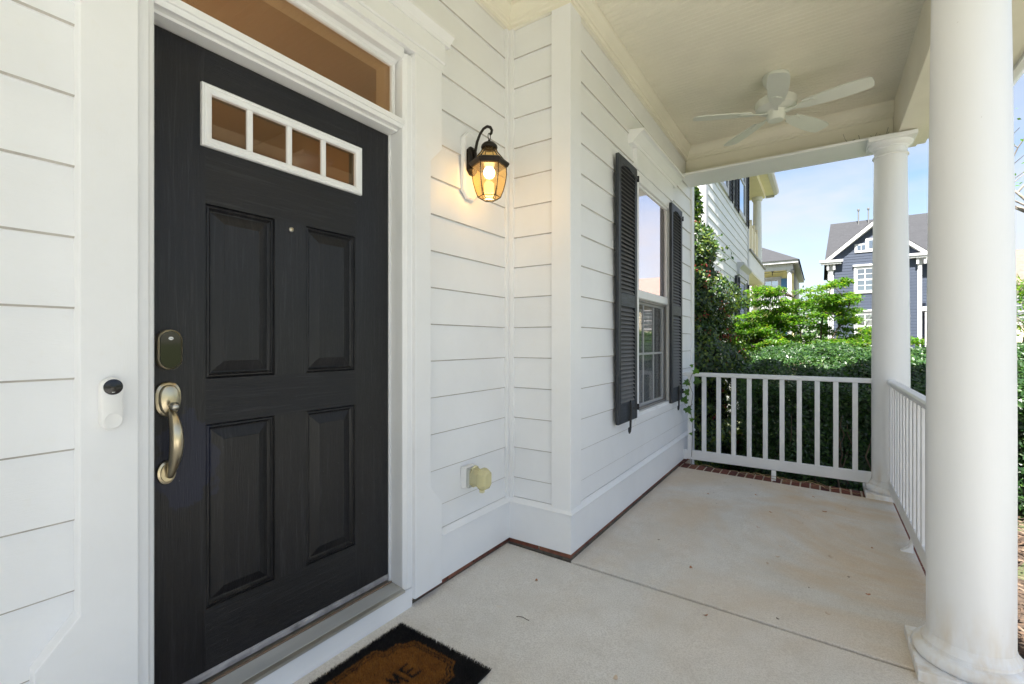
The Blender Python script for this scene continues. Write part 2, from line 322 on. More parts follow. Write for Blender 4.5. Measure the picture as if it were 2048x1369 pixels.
def tag(o, label=None, cat=None, group=None, kind=None):
    if label: o['label'] = label
    if cat: o['category'] = cat
    if group: o['group'] = group
    if kind: o['kind'] = kind
    return o
def thing(name, loc, label, cat, group=None):
    o = bpy.data.objects.new(name, None); COL.objects.link(o); o.location = loc; o.empty_display_size = .1; OFF[o] = tuple(loc); return tag(o, label, cat, group)
def struct(name, loc=(0, 0, 0)):
    o = bpy.data.objects.new(name, None); COL.objects.link(o); o.location = loc; OFF[o] = tuple(loc); o['kind'] = 'structure'; return o
def leaves(name, pts, nrm, size, mats, parent, prob=None, aspect=.55, fold=.25, kind=None, base=None, droop=0):
    """many small folded leaves (two triangles pairs) at PTS, faced about NRM"""
    n = len(pts); nrm = nrm+rng.normal(0, .55, (n, 3)); nrm /= np.linalg.norm(nrm, axis=1)[:, None]
    t = rng.normal(0, 1, (n, 3)); t[:, 2] -= droop; t -= nrm*(t*nrm).sum(1)[:, None]; t /= np.linalg.norm(t, axis=1)[:, None]; b = np.cross(nrm, t)
    L_ = size*rng.uniform(.65, 1.25, n)[:, None]; W_ = L_*aspect*.5
    base_ = pts; tip = pts+t*L_; mid = pts+t*L_*.45
    l = mid+b*W_+nrm*W_*fold; r = mid-b*W_+nrm*W_*fold
    V = np.stack([base_, l, tip, r], 1).reshape(-1, 3)
    off = OFF[parent] if parent is not None else (base or (0, 0, 0))
    V = V-np.array(off); me = bpy.data.meshes.new(name)
    me.vertices.add(4*n); me.vertices.foreach_set('co', V.ravel())
    idx = np.arange(n)*4; tri = np.stack([idx, idx+1, idx+2, idx, idx+2, idx+3], 1).reshape(-1)
    me.loops.add(6*n); me.loops.foreach_set('vertex_index', tri); me.polygons.add(2*n)
    me.polygons.foreach_set('loop_start', np.arange(2*n)*3); me.polygons.foreach_set('loop_total', np.full(2*n, 3))
    for m in mats: me.materials.append(m)
    mi = rng.choice(len(mats), n, p=prob); me.polygons.foreach_set('material_index', np.repeat(mi, 2))
    me.update(calc_edges=True); me.validate()
    o = bpy.data.objects.new(name, me); COL.objects.link(o)
    if parent is not None: o.parent = parent
    else: o.location = off
    OFF[o] = off
    if kind: o['kind'] = kind
    return o

# ------------------------------------------------------------------ ground
g = MB(); S_ = 700; g.add([(-S_, -S_, -.452), (S_, -S_, -.452), (S_, S_, -.452), (-S_, S_, -.452)], [(0, 1, 2, 3)]); o = g.build('lawn', GRASS); o['kind'] = 'structure'
g = MB(); nx, ny = 30, 44
xs = np.linspace(-3.0, 3.2, nx); ys = np.linspace(-4, 9.4, ny)
g.add([(x, y, -.44+.02*math.sin(3*x+y*2.1)*math.cos(2.3*y-x)) for y in ys for x in xs], [(j*nx+i, j*nx+i+1, (j+1)*nx+i+1, (j+1)*nx+i) for j in range(ny-1) for i in range(nx-1)])
o = g.build('mulch_bed', MULCH, recalc=False, smooth=True); o['kind'] = 'structure'
def chips(n):
    V = []; F = []; Mi = []
    me = MB()
    for i in range(n):
        if i < n*.6: x = random.uniform(.66, 3.0); y = random.uniform(2.0, 8)
        else: x = random.uniform(-2.4, 1.5); y = random.uniform(5.0, 9.2)
        z = -.42+random.uniform(-.01, .02); a = random.uniform(0, 6.28); l = random.uniform(.015, .05); h = random.uniform(.004, .009); tl = random.uniform(-.5, .5)
        ca, sa = math.cos(a), math.sin(a)
        P = []
        for dx, dy in ((-l, -h), (l, -h*.6), (l*.9, h), (-l, h*.7)): P.append((x+dx*ca-dy*sa, y+dx*sa+dy*ca, z+dx*tl*.6))
        P.append((x, y, z+h*1.2))
        me.add(P, [(0, 1, 4), (1, 2, 4), (2, 3, 4), (3, 0, 4)], random.choice((0, 0, 1, 1, 2)))
    return me
o = chips(9000).build('mulch_chips', CHIP, recalc=False); tag(o, 'brown wood mulch chips scattered over the planting bed', 'mulch', kind='stuff')
g = MB(); g.box(.68, 5.199, -3.2, 1.7, -.47, -.415); o = g.build('added_bounce_pad', WALKC); o['kind'] = 'structure'  # unseen pale pad, added to bounce sunlight into the porch
g = MB(); g.box(.675, 1.0, -2.2, 1.5, -.414, -.22); o = g.build('porch_step', WALKC, bevel=.01); o['kind'] = 'structure'
g = MB(); g.box(5.2, 6.6, -60, 120, -.47, -.40); o = g.build('pavement', WALKC); o['kind'] = 'structure'
g = MB(); g.box(8.6, 15, -60, 120, -.6, -.43); o = g.build('street', ASPH); o['kind'] = 'structure'

# ------------------------------------------------------------------ porch floor
def fz(x): return -.02*(x+1.147)
pf = struct('porch_floor', (0, 0, 0))
def slab(y0, y1, x0=-1.62, x1=.462):
    b = MB(); b.add([(x, y, z) for (x, zt) in ((x0, fz(x0)), (x1, fz(x1))) for y in (y0, y1) for z in (zt-.16, zt)], [(0, 1, 3, 2), (4, 6, 7, 5), (0, 4, 5, 1), (2, 3, 7, 6), (1, 5, 7, 3), (0, 2, 6, 4)]); return b
slab(-4.0, 2.285).build('concrete_slab', CONC, pf, bevel=.006)
slab(2.301, 4.630).build('concrete_slab', CONC, pf, bevel=.006)
b = MB(); b.add([(x, y, fz(x)-.012) for y in (2.28, 2.31) for x in (-1.6, .46)], [(0, 1, 3, 2)]); b.build('joint_filler', DARKGAP, pf)
b = MB(); b.add([(x, y, z) for (x, zt) in ((-1.62, fz(-1.62)-.013), (.655, fz(.46)-.013)) for y in (4.632, 4.835) for z in (-.6, zt)], [(0, 1, 3, 2), (4, 6, 7, 5), (0, 4, 5, 1), (2, 3, 7, 6), (1, 5, 7, 3), (0, 2, 6, 4)]); b.build('mortar_bed', MORTAR, pf)
b = MB(); b.box(.464, .655, -4, 4.6319, -.60, fz(.46)-.015); b.build('mortar_bed', MORTAR, pf)
bm_ = MB(); bm_.box(-.0305, .0305, -.098, .098, -.05, 0); brk = [bm_.mesh('brick', BRICK[i]) for i in range(3)]
x = -1.112; k = 0
while x < .64:
    inst('brick', brk[random.choice((0, 0, 1, 2))], pf, (x, 4.735, fz(min(x, .46))-.008+random.uniform(-.0015, .0015)), (0, R(1.1), random.uniform(-.01, .01)), bevel=.004); x += .0712
y = -.6
while y < 4.62:
    inst('brick', brk[random.choice((0, 0, 1, 2))], pf, (.561, y, fz(.46)-.010+random.uniform(-.0015, .0015)), (0, 0, R(90)+random.uniform(-.01, .01)), bevel=.004); y += .0712

# ------------------------------------------------------------------ the house with the porch
XE, YR, XW = -1.566, 2.303, -1.158
ZK = [2.9-k*.1785 for k in range(16)]
house = thing('house', (-2.2, 2.0, 0), 'white clapboard house with covered front porch and dark front door', 'house')
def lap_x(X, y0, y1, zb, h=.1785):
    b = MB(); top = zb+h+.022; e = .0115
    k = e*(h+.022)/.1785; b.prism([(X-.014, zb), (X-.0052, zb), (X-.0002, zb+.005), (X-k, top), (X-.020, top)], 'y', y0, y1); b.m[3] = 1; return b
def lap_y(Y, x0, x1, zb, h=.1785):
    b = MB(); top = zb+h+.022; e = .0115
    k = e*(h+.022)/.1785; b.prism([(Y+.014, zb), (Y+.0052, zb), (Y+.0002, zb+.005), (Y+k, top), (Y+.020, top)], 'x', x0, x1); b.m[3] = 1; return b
# entry wall
core = MB(); xc0, xc1 = -1.76, XE-.0145
core.box(xc0, xc1, -4, .498, -.1, 3.22); core.box(xc0, xc1, 1.468, YR+.02, -.1, 3.22); core.box(xc0, xc1, .498, 1.468, 2.505, 3.22)
ew = core.build('entry_wall', SIDE_Y, house)
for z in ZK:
    if z > 2.52: lap_x(XE, -3.6, 2.284, z).build('siding_board', [SIDE_Y, LAPDIRT_SHADE], ew)
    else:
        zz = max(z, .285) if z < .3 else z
        lap_x(XE, -3.6, .40, zz, .1785-(zz-z)).build('siding_board', [SIDE_Y, LAPDIRT_SHADE], ew)
        lap_x(XE, 1.55, 2.284, zz, .1785-(zz-z)).build('siding_board', [SIDE_Y, LAPDIRT_SHADE], ew)
b = MB(); b.box(XE-.02, XE+.010, 2.268, YR-.001, .28, 3.09); b.build('corner_trim', TRIM_V, ew, bevel=.002)
# return wall
core = MB(); core.box(-1.60, XW-.0145, YR+.0145, YR+.16, -.1, 3.22); rw = core.build('return_wall', SIDE_X, house)
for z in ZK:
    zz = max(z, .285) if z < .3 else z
    lap_y(YR, -1.545, -1.25, zz, .1785-(zz-z)).build('siding_board', [SIDE_X, LAPDIRT_SHADE], rw)
b = MB(); b.box(XE+.011, XE+.038, YR-.010, YR+.02, .28, 3.09); b.build('corner_trim', TRIM_V, rw, bevel=.002)
b = MB(); b.box(-1.266, XW+.012, YR-.013, YR+.03, .272, 3.09); b.build('corner_board', TRIM_V, rw, bevel=.003)
# window wall
WY0, WY1, WZ0, WZ1 = 3.437, 4.29, .672, 2.485
core = MB(); a0, a1 = XW-.16, XW-.0145
core.box(a0, a1, YR+.16, WY0-.03, -.6, 3.22); core.box(a0, a1, WY1+.03, 5.26, -.6, 3.22); core.box(a0, a1, WY0-.03, WY1+.03, -.6, WZ0-.02); core.box(a0, a1, WY0-.03, WY1+.03, WZ1+.03, 3.22)
ww = core.build('window_wall', SIDE_Y, house)
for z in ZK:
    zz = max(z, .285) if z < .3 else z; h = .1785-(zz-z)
    if z > 2.5 or z < .5: lap_x(XW, 2.415, 5.20, zz, h).build('siding_board', [SIDE_Y, LAPDIRT_SHADE], ww)
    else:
        lap_x(XW, 2.415, 3.39, zz, h).build('siding_board', [SIDE_Y, LAPDIRT_SHADE], ww); lap_x(XW, 4.34, 5.20, zz, h).build('siding_board', [SIDE_Y, LAPDIRT_SHADE], ww)
        if z < .6: lap_x(XW, 3.39, 4.34, zz, .045).build('siding_board', [SIDE_Y, LAPDIRT_SHADE], ww)
b = MB(); b.box(XW-.02, XW+.011, YR+.031, 2.43, .28, 3.09); b.build('corner_board', TRIM_V, ww, bevel=.003)
b = MB(); b.box(XW-.02, XW+.012, 5.17, 5.275, -.4, 3.2); b.build('corner_board', TRIM_V, ww, bevel=.003)
b = MB(); b.box(XW-.12, XW-.021, 5.262, 5.275, -.4, 3.2); b.build('corner_board', TRIM_V, ww, bevel=.003)
# base boards, drip caps and the brick footing below them
PATH = [(XE, 1.672), (XE, YR), (XW, YR), (XW, 5.265)]
bb = MB().sweep(PATH, [(-.01, .040), (.016, .040), (.016, .250), (-.01, .250)]); bb.build('base_board', TRIM, house, bevel=.002)
MB().sweep([(XE, -3.6), (XE, .30)], [(-.01, .040), (.016, .040), (.016, .250), (-.01, .250)]).build('base_board', TRIM, house, bevel=.002)
MB().sweep(PATH, [(-.005, .2505), (.024, .2505), (.026, .262), (.004, .287), (-.005, .287)]).build('drip_cap', TRIM, house)
foot = MB(); foot.box(XE-.03, XE-.008, 1.45, YR, -.06, .038); foot.box(XE-.03, XW-.008, YR+.008, YR+.03, -.06, .038); foot.box(XW-.03, XW-.008, YR, 5.25, -.5, .038); ft = foot.build('brick_footing', MORTAR, house)
MB().sweep([(XE-.004, 1.50), (XE-.004, YR+.004), (XW-.004, YR+.004), (XW-.004, 4.63)], [(-.01, -.03), (.016, -.03), (.013, .006), (.004, .014), (-.01, .016)]).build('grime_fillet', DARKGAP, house)
bk = MB(); bk.box(-.02, .012, -.098, .098, 0, .062); bkm = [bk.mesh('brick', BRICK[i]) for i in range(3)]
for y in np.arange(1.60, 2.26, .208): inst('brick', random.choice(bkm), ft, (XE-.010, float(y)+.05, -.03))
for x in (-1.46, -1.252): inst('brick', random.choice(bkm), ft, (x, YR+.010, -.028), (0, 0, R(-90)))
for y in np.arange(2.41, 5.2, .208): inst('brick', random.choice(bkm), ft, (XW-.010, float(y), -.024))
# ceiling of beaded boards, crown, beams, eave
ZC = 3.2
PY = -3.2
c = MB(); y = PY; prof = []
while y < 4.98: prof += [(y, ZC), (y+.0345, ZC), (y+.0365, ZC+.005), (y+.0395, ZC+.005)]; y += .0415
n = len(prof); c.add([(x, p, z) for x in (-1.62, .52) for p, z in prof], [(i, i+1, n+i+1, n+i) for i in range(n-1)]); c.build('porch_ceiling', CEIL, house, recalc=False)
MB().sweep([(XE, -3.6), (XE, YR), (XW, YR), (XW, 4.96), (.4995, 4.96)], [(-.01, 3.078), (.014, 3.078), (.014, 3.098), (.022, 3.104), (.024, 3.120), (.030, 3.124), (.040, 3.150), (.056, 3.172), (.060, 3.178), (.062, 3.202), (-.01, 3.202)]).build('crown_moulding', CEIL, house)
b = MB(); b.box(XW-.005, .498, 4.96, 5.05, 2.857, 3.24); bmb = b.build('end_beam', CEIL, house)
b = MB(); b.box(XW+.002, .497, 4.68, 5.08, 2.834, 2.856); b.build('soffit_board', TRIM, bmb, bevel=.003)
b = MB(); b.box(.50, .66, PY, 5.09, 2.846, 3.24); fb = b.build('front_beam', CEIL, house, bevel=.004)
b = MB(); b.box(.661, .72, PY, 5.10, 2.862, 3.0); b.build('beam_trim', CEIL, fb, bevel=.004)
b = MB(); b.box(.72, 1.02, PY, 5.30, 2.962, 2.98); b.build('eave_soffit', CEIL, house)
b = MB(); b.box(1.021, 1.05, PY, 5.32, 2.94, 3.12); b.prism([(1.0505, 3.00), (1.10, 3.0), (1.15, 3.05), (1.15, 3.11), (1.0505, 3.11)], 'y', PY, 5.32); b.build('fascia', TRIM, house)
PY = -3.2
b = MB(); b.prism([(-1.3, 3.62), (1.16, 3.13), (1.16, 3.19), (-1.3, 3.70)], 'y', PY-.2, 5.45); b.build('porch_roof', ROOF, house)
b = MB(); b.box(-6.1, .6, PY-.1, 5.3, 3.241, 3.26); b.build('porch_deck_boards', ROOF, house)
b = MB(); b.prism([(-6.4, 3.265), (-1.31, 3.265), (-1.31, 3.62), (-3.7, 4.5), (-6.4, 3.4)], 'y', -4.3, 5.4); b.build('main_roof', ROOF, house)
b = MB(); b.box(-6.1, -6.0, -4, 5.25, -.5, 3.24); b.box(-6.0, XW-.16, 5.15, 5.26, -.5, 3.24); b.box(-6.0, -1.76, -4.1, -4.0, -.5, 3.24); b.build('side_wall', SIDE_X, house)
# rooms behind the openings
b = MB(); b.box(-4.6, -1.77, -.9, -.88, .1, 3.1); b.box(-4.6, -1.77, 2.1, 2.12, .1, 3.1); b.box(-4.62, -4.6, -.9, 2.12, .1, 3.1); b.box(-4.6, -1.77, -.88, 2.1, 2.92, 2.94); b.build('foyer', TAN, house)
b = MB(); b.box(-4.6, -1.77, -.88, 2.1, .09, .1); b.build('foyer_floor', FLOORW, house)
b = MB(); b.box(-4.6, -1.4, 2.47, 2.49, .1, 3.0); b.box(-4.6, -1.4, 5.12, 5.14, .1, 3.0); b.box(-4.62, -4.6, 2.47, 5.14, .1, 3.0); b.box(-4.6, -1.33, 2.47, 5.14, 3.0, 3.02); b.box(-4.6, -1.33, 2.47, 5.14, .08, .1); b.build('sitting_room', ROOM, house)
lp = bpy.data.lights.new('foyer_lamp_light', 'POINT'); lp.energy = 10; lp.color = (1, .66, .34); lp.shadow_soft_size = .25; lo = bpy.data.objects.new('foyer_lamp_light', lp); COL.objects.link(lo); lo.location = (-2.75, .75, 1.75)

# ------------------------------------------------------------------ entry surround: casing, jambs, transom, threshold
sur = thing('door_surround', (-1.56, .983, 0), 'white eared door casing with transom window and ribbed threshold', 'door frame')
def eared(side):
    c0 = .983; sgn = side
    inn = .509; mid = .611 if sgn > 0 else .628; ear = .688 if sgn > 0 else .708
    pts = [(inn, .045), (ear, .045), (ear, .435), (mid, .530), (mid, 2.065), (ear, 2.14), (ear, 2.52), (inn, 2.52)]
    return [(c0+sgn*p[0], p[1]) for p in pts]
for sgn in (-1, 1):
    MB().prism(eared(sgn), 'x', XE-.015, -1.526).build('side_casing', TRIM_V, sur, bevel=.0025)
def mould(y0, y1, z0, z1, horizontal=False):
    b = MB(); return b
for sgn, y0 in ((1, 1.446), (-1, .520)):
    q = lambda t: y0+sgn*t
    pr = [(-1.640, q(.028)), (-1.640, q(.004)), (-1.590, q(.004)), (-1.586, q(.0)), (-1.560, q(.0)), (-1.556, q(.004)), (-1.552, q(.012)), (-1.5465, q(.018)), (-1.5465, q(.047)), (-1.58, q(.047))]
    MB().prism(pr, 'z', .098, 2.505).build('brick_moulding', TRIM_V, sur)
b = MB(); b.prism([(-1.66, .506), (-1.66, .524), (-1.641, .524), (-1.641, .506)], 'z', .1, 2.49); b.prism([(-1.66, 1.442), (-1.641, 1.442), (-1.641, 1.468), (-1.66, 1.468)], 'z', .1, 2.49); b.build('jamb', TRIM_V, sur)
MB().prism([(-1.66, 2.158), (-1.592, 2.158), (-1.590, 2.166), (-1.580, 2.168), (-1.560, 2.166), (-1.556, 2.172), (-1.553, 2.180), (-1.5470, 2.182), (-1.5470, 2.203), (-1.60, 2.210), (-1.66, 2.210)], 'y', .5205, 1.4455).build('transom_bar', TRIM, sur)
MB().prism([(-1.66, 2.470), (-1.60, 2.470), (-1.588, 2.478), (-1.560, 2.480), (-1.556, 2.484), (-1.5468, 2.498), (-1.5468, 2.520), (-1.66, 2.520)], 'y', .5205, 1.4455).build('head_moulding', TRIM, sur)
b = MB(); b.rings(.5245, 1.4415, 2.212, 2.469, [(0, -1.63), (0, -1.600), (.012, -1.600), (.016, -1.606), (.016, -1.63)], cap=False); b.build('transom_sash', TRIM, sur)
b = MB(); b.box(-1.622, -1.618, .536, 1.430, 2.224, 2.458); b.build('transom_pane', GLASS, sur)
b = MB(); b.box(XE-.01, -1.5255, .285, 1.681, 2.5205, 2.557); b.build('head_casing', TRIM, sur, bevel=.002)
b = MB(); b.prism([(XE-.01, 2.5575), (-1.522, 2.5575), (-1.516, 2.562), (-1.516, 2.572), (-1.521, 2.576), (-1.521, 2.652), (XE-.01, 2.652)], 'y', .278, 1.688); b.build('frieze_board', TRIM, sur)
b = MB(); b.prism([(XE-.01, 2.6525), (-1.516, 2.6525), (-1.512, 2.666), (-1.498, 2.680), (-1.486, 2.690), (-1.486, 2.706), (XE-.01, 2.720)], 'y', .248, 1.718); b.build('head_cap', TRIM, sur, bevel=.001)
# threshold
b = MB(); pr = [(-1.66, .06), (-1.66, .118), (-1.632, .118)]
for i in range(13): x0 = -1.630+i*.0055; z0 = .117-.0007*i; pr += [(x0, z0-.002), (x0+.001, z0), (x0+.0035, z0), (x0+.0045, z0-.002)]
pr += [(-1.552, .106), (-1.541, .104), (-1.540, .094), (-1.56, .092), (-1.56, .06)]
b.prism(pr, 'y', .524, 1.4455); b.build('threshold', ALU, sur)
b = MB(); b.box(-1.6305, -1.622, .526, 1.441, .1175, .1225); b.build('weather_strip', BROWNST, sur)
b = MB(); b.box(-1.60, -1.5455, .47, 1.4945, .0, .0935); b.build('sill_apron', TRIM, sur, bevel=.003)

# ------------------------------------------------------------------ front door
XD = -1.647
door = thing('front_door', (XD-.02, .983, .12), 'dark charcoal panelled front door with four small glass lites', 'door')
y0, y1, zb, zt = .5255, 1.4405, .150, 2.154
def piece(nm, a, b_, c, d, mat): bb = MB(); bb.box(XD-.044, XD, a, b_, c, d); return bb.build(nm, mat, door)
PL, PR_ = (.687, .914), (1.036, 1.262); UP, LO = (1.091, 1.657), (.347, .944); LT = (.671, 1.288, 1.838, 2.040)
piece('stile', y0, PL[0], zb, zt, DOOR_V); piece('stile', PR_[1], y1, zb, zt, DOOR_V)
piece('rail', PL[0], PR_[1], zb, LO[0], DOOR_H); piece('rail', PL[0], PR_[1], LO[1], UP[0], DOOR_H)
piece('rail', PL[0], PR_[1], UP[1], LT[2]+.02, DOOR_H); piece('rail', PL[0], PR_[1], LT[3]-.02, zt, DOOR_H)
piece('mullion', PL[1], PR_[0], LO[0], LO[1], DOOR_V); piece('mullion', PL[1], PR_[0], UP[0], UP[1], DOOR_V)
for (a, b_) in (PL, PR_):
    for (c, d) in (UP, LO):
        MB().rings(a, b_, c, d, [(0, XD-.001), (.003, XD-.007), (.007, XD-.004), (.011, XD-.0035), (.014, XD-.009), (.019, XD-.014), (.022, XD-.0145), (.055, XD-.002), (.0565, XD-.0005)]).build('panel', DOOR_V, door)
lf = MB().rings(LT[0], LT[1], LT[2], LT[3], [(0, XD+.0005), (.0005, XD+.012), (.005, XD+.015), (.010, XD+.013), (.014, XD+.016), (.024, XD+.014), (.030, XD+.010), (.0305, XD-.008)], cap=False).build('lite_frame', TRIM, door)
yl = [.7015, .8145, .9575, 1.0975]; yr = [.8145, .9575, 1.0975, 1.2575]
edges = [.7015, .824, .967, 1.109, 1.2575]
for k in range(3): b = MB(); yy = edges[k+1]; b.prism([(XD-.008, yy-.010), (XD+.004, yy-.010), (XD+.008, yy-.006), (XD+.008, yy+.006), (XD+.004, yy+.010), (XD-.008, yy+.010)], 'z', LT[2]+.0305, LT[3]-.0305); b.build('muntin', TRIM, lf)
for k in range(4): b = MB(); b.box(XD-.006, XD-.003, edges[k]+(.0102 if k else .0003), edges[k+1]-(.0102 if k < 3 else .0003), LT[2]+.0308, LT[3]-.0308); b.build('pane', GLASS, lf)
b = MB(); b.prism([(XD-.035, .126), (XD+.004, .126), (XD+.004, .139), (XD+.001, .149), (XD-.035, .149)], 'y', y0+.001, y1-.002); b.build('door_sweep', SWEEP, door)
ph = MB(); ph.lathe([(.009, 0), (.009, .003), (.006, .005)], n=20); ph.lathe([(.0045, .0045), (.0045, .0055)], n=16, mi=1); inst('peephole', ph.mesh('peephole', [NICKEL, BRASS], True), door, (XD, .976, 1.630), (0, R(90), 0))
def stadium(w, h, n=14):
    r = w/2; return [(r*math.cos(t), h/2-r+r*math.sin(t)) for t in np.linspace(0, math.pi, n)]+[(r*math.cos(t), -(h/2-r)+r*math.sin(t)) for t in np.linspace(math.pi, 2*math.pi, n)]
def ellipse(w, h, n=36, p=2.0): return [(w/2*math.copysign(abs(math.cos(t))**(2/p), math.cos(t)), h/2*math.copysign(abs(math.sin(t))**(2/p), math.sin(t))) for t in np.linspace(0, 2*math.pi, n, endpoint=False)]
def plate(poly_f, cy, cz, x0, stack):
    """stacked outlines on a wall facing +x: stack = (scale or (w,h), x)"""
    b = MB(); vs = []; n = None
    for (wh, xx) in stack:
        P = poly_f(*wh); n = len(P); vs += [(x0+xx, cy+p[0], cz+p[1]) for p in P]
    k = len(stack); fs = [(a*n+j, a*n+(j+1) % n, a*n+n+(j+1) % n, a*n+n+j) for a in range(k-1) for j in range(n)]+[tuple((k-1)*n+j for j in range(n))]
    return b.add(vs, fs)
lk = plate(stadium, .5825, 1.187, XD, [((.064, .120), 0), ((.066, .122), .006), ((.064, .120), .022), ((.058, .114), .025), ((.056, .112), .023)]).build('keypad_lock', BRASS, door, auto=35)
plate(stadium, .5825, 1.187, XD, [((.0555, .1115), .022), ((.0555, .1115), .0235), ((.052, .108), .0245)]).build('screen', SMOKED, lk)
plate(ellipse, .5830, 1.221, XD, [((.0125, .010), .0244), ((.0125, .010), .0250)]).build('maker_badge', PLAST, lk)
bd = MB()
for k, pth in enumerate([[(-.0045, .0018), (-.0036, 0), (-.0027, .0018)], [(-.0036, 0), (-.0036, -.0018)], [(-.0018, -.0018), (-.001, .0006), (-.0002, -.0018)], [(.0008, .0018), (.0008, -.0018)], [(.0022, -.0002), (.0036, -.0002), (.0034, .0009), (.0024, .0009), (.0021, -.0004), (.0025, -.0016), (.0036, -.0014)]]):
    bd.tube([(XD+.0252, .583+p[0]*1.05, 1.221+p[1]) for p in pth], .00028, 4)
bd.build('badge_lettering', IRON, lk)
hs = plate(lambda w_, h_: [(p[0]*(1-.10*(-p[1]/h_+.0)), p[1]) for p in ellipse(w_, h_, 40, 2.4)], .581, 1.037, XD, [((.067, .104), 0), ((.069, .106), .005), ((.066, .102), .011), ((.052, .088), .014), ((.050, .086), .021), ((.044, .078), .024)]).build('handle_set', BRASS, door, auto=50)
gp = []; 
for t in np.linspace(0, 1, 22):
    z = 1.005-.20*t; out_ = .018+.040*math.sin(math.pi*min(1, t*1.02)**.8)**.8; gp.append((XD+out_, .582+.004*math.sin(t*3), z))
MB().tube(gp, [.006+.012*math.sin(math.pi*(.12+.80*t)) for t in np.linspace(0, 1, 22)], 14, flat=1.0).build('grip', BRASS, hs, smooth=True)
plate(ellipse, .578, .8165, XD, [((.050, .070), 0), ((.052, .072), .004), ((.048, .068), .010), ((.036, .054), .012), ((.034, .052), .016)]).build('lower_rosette', BRASS, hs, auto=50)
sc_ = MB(); sc_.lathe([(.005, 0), (.005, .003), (.003, .004)], n=14); inst('screw', sc_.mesh('screw', NICKEL, True), hs, (XD+.024, .5805, .815), (0, R(90), 0))
MB().tube([(XD+.022, .581, 1.018), (XD+.040, .581, 1.022), (XD+.058, .581, 1.019), (XD+.066, .581, 1.013)], [.006, .009, .013, .008], 10, flat=1).build('thumb_latch', NICKEL, hs, smooth=True)

# ------------------------------------------------------------------ video doorbell on the casing
db = thing('video_doorbell', (-1.526, .412, 1.053), 'white pill-shaped video doorbell with black lens on door casing', 'doorbell')
plate(stadium, .412, 1.053, -1.526, [((.044, .131), .0), ((.046, .133), .004), ((.046, .133), .021), ((.043, .130), .026), ((.038, .125), .0275)]).build('body', PLAST, db, auto=40)
plate(ellipse, .4125, 1.0955, -1.526, [((.0395, .0395), .0272), ((.0395, .0395), .0290), ((.036, .036), .0298)]).build('lens_disc', BLKPL, db, auto=40)
plate(ellipse, .4125, 1.0955, -1.526, [((.012, .012), .0298), ((.012, .012), .0312), ((.008, .008), .0318)]).build('lens', BLKGL, db, auto=40)
plate(ellipse, .4125, 1.010, -1.526, [((.0385, .0385), .0270), ((.0385, .0385), .0282), ((.036, .036), .0288), ((.034, .034), .0284)]).build('button', PLAST, db, auto=30)
MB().rings(.4095, .4155, 1.0815, 1.0825, [(0, -1.4965), (0, -1.4960)]).build('status_mark', PLAST, db)

# ------------------------------------------------------------------ wall lantern
def octo(w_, h_, c=.30): c = min(w_, h_)*c; return [(w_/2, h_/2-c), (w_/2-c, h_/2), (-w_/2+c, h_/2), (-w_/2, h_/2-c), (-w_/2, -h_/2+c), (-w_/2+c, -h_/2), (w_/2-c, -h_/2), (w_/2, -h_/2+c)]
mbk = plate(octo, 1.925, 2.145, XE-.004, [((.128, .352), 0), ((.128, .352), .020), ((.112, .336), .026), ((.108, .332), .024)]).build('mounting_block', TRIM, base=(XE, 1.925, 2.145)); tag(mbk, 'white eight-sided mounting block behind the wall lantern', 'mounting block')
LX, LY = -1.421, 1.912
lan = thing('wall_lantern', (XE+.024, 1.914, 2.14), 'lit dark bronze carriage lantern with amber glass beside the door', 'wall lantern')
plate(octo, 1.914, 2.165, XE+.0215, [((.070, .150), 0), ((.070, .150), .012), ((.056, .136), .020), ((.040, .110), .026)]).build('back_plate', BRONZE, lan, bevel=.002)
ap = [(XE+.045, LY, 2.105), (XE+.048, LY, 2.16), (XE+.054, LY, 2.215), (XE+.066, LY, 2.260), (XE+.085, LY, 2.296), (XE+.108, LY, 2.318), (XE+.132, LY, 2.324), (XE+.152, LY, 2.314), (XE+.162, LY, 2.296), (XE+.158, LY, 2.282), (XE+.148, LY, 2.277)]
MB().tube(ap, [.0085]*4+[.0078]*7, 8, flat=.75).build('scroll_arm', BRONZE, lan, smooth=True)
rg = [(LX, LY+.0105*math.cos(t), 2.268+.017*math.sin(t)) for t in np.linspace(0, 2*math.pi, 22)]; MB().tube(rg, .0022, 6, cap=False).build('hanging_ring', BRONZE, lan, smooth=True)
MB().lathe([(.004, 2.252), (.007, 2.249), (.007, 2.243), (.014, 2.240), (.030, 2.233), (.040, 2.222), (.043, 2.212), (.040, 2.204), (.030, 2.203)], (LX, LY, 0), 24).build('dome', BRONZE, lan, smooth=True)
def hexring(r, z, n=6): return [(LX+r*math.cos(2*math.pi*(j+.5)/n+R(7)), LY+r*math.sin(2*math.pi*(j+.5)/n+R(7)), z) for j in range(n)]
def hexprof(prof): return MB().lathe(prof, (LX, LY, 0), 6, rot=2*math.pi*.5/6+R(7))
hexprof([(.083, 2.108), (.094, 2.112), (.104, 2.126), (.104, 2.133), (.092, 2.142), (.080, 2.146), (.078, 2.140), (.078, 2.112)]).build('rim', BRONZE, lan)
LEV = [(.088, 2.112), (.0895, 2.075), (.083, 2.03), (.072, 1.990), (.058, 1.955)]; BOT = (.036, 1.942); TOPL = [(.080, 2.146), (.060, 2.170), (.042, 2.190), (.036, 2.206)]
bars = MB()
for j in range(6):
    bars.tube([hexring(r, z)[j] for r, z in LEV]+[hexring(*BOT)[j]], .0026, 5); bars.tube([hexring(r, z)[j] for r, z in TOPL], .0024, 5)
for r, z in (LEV[-1], BOT):
    P = hexring(r, z)
    for j in range(6): bars.tube([P[j], P[(j+1) % 6]], .0022, 5)
bars.build('glazing_bars', BRONZE, lan, smooth=True)
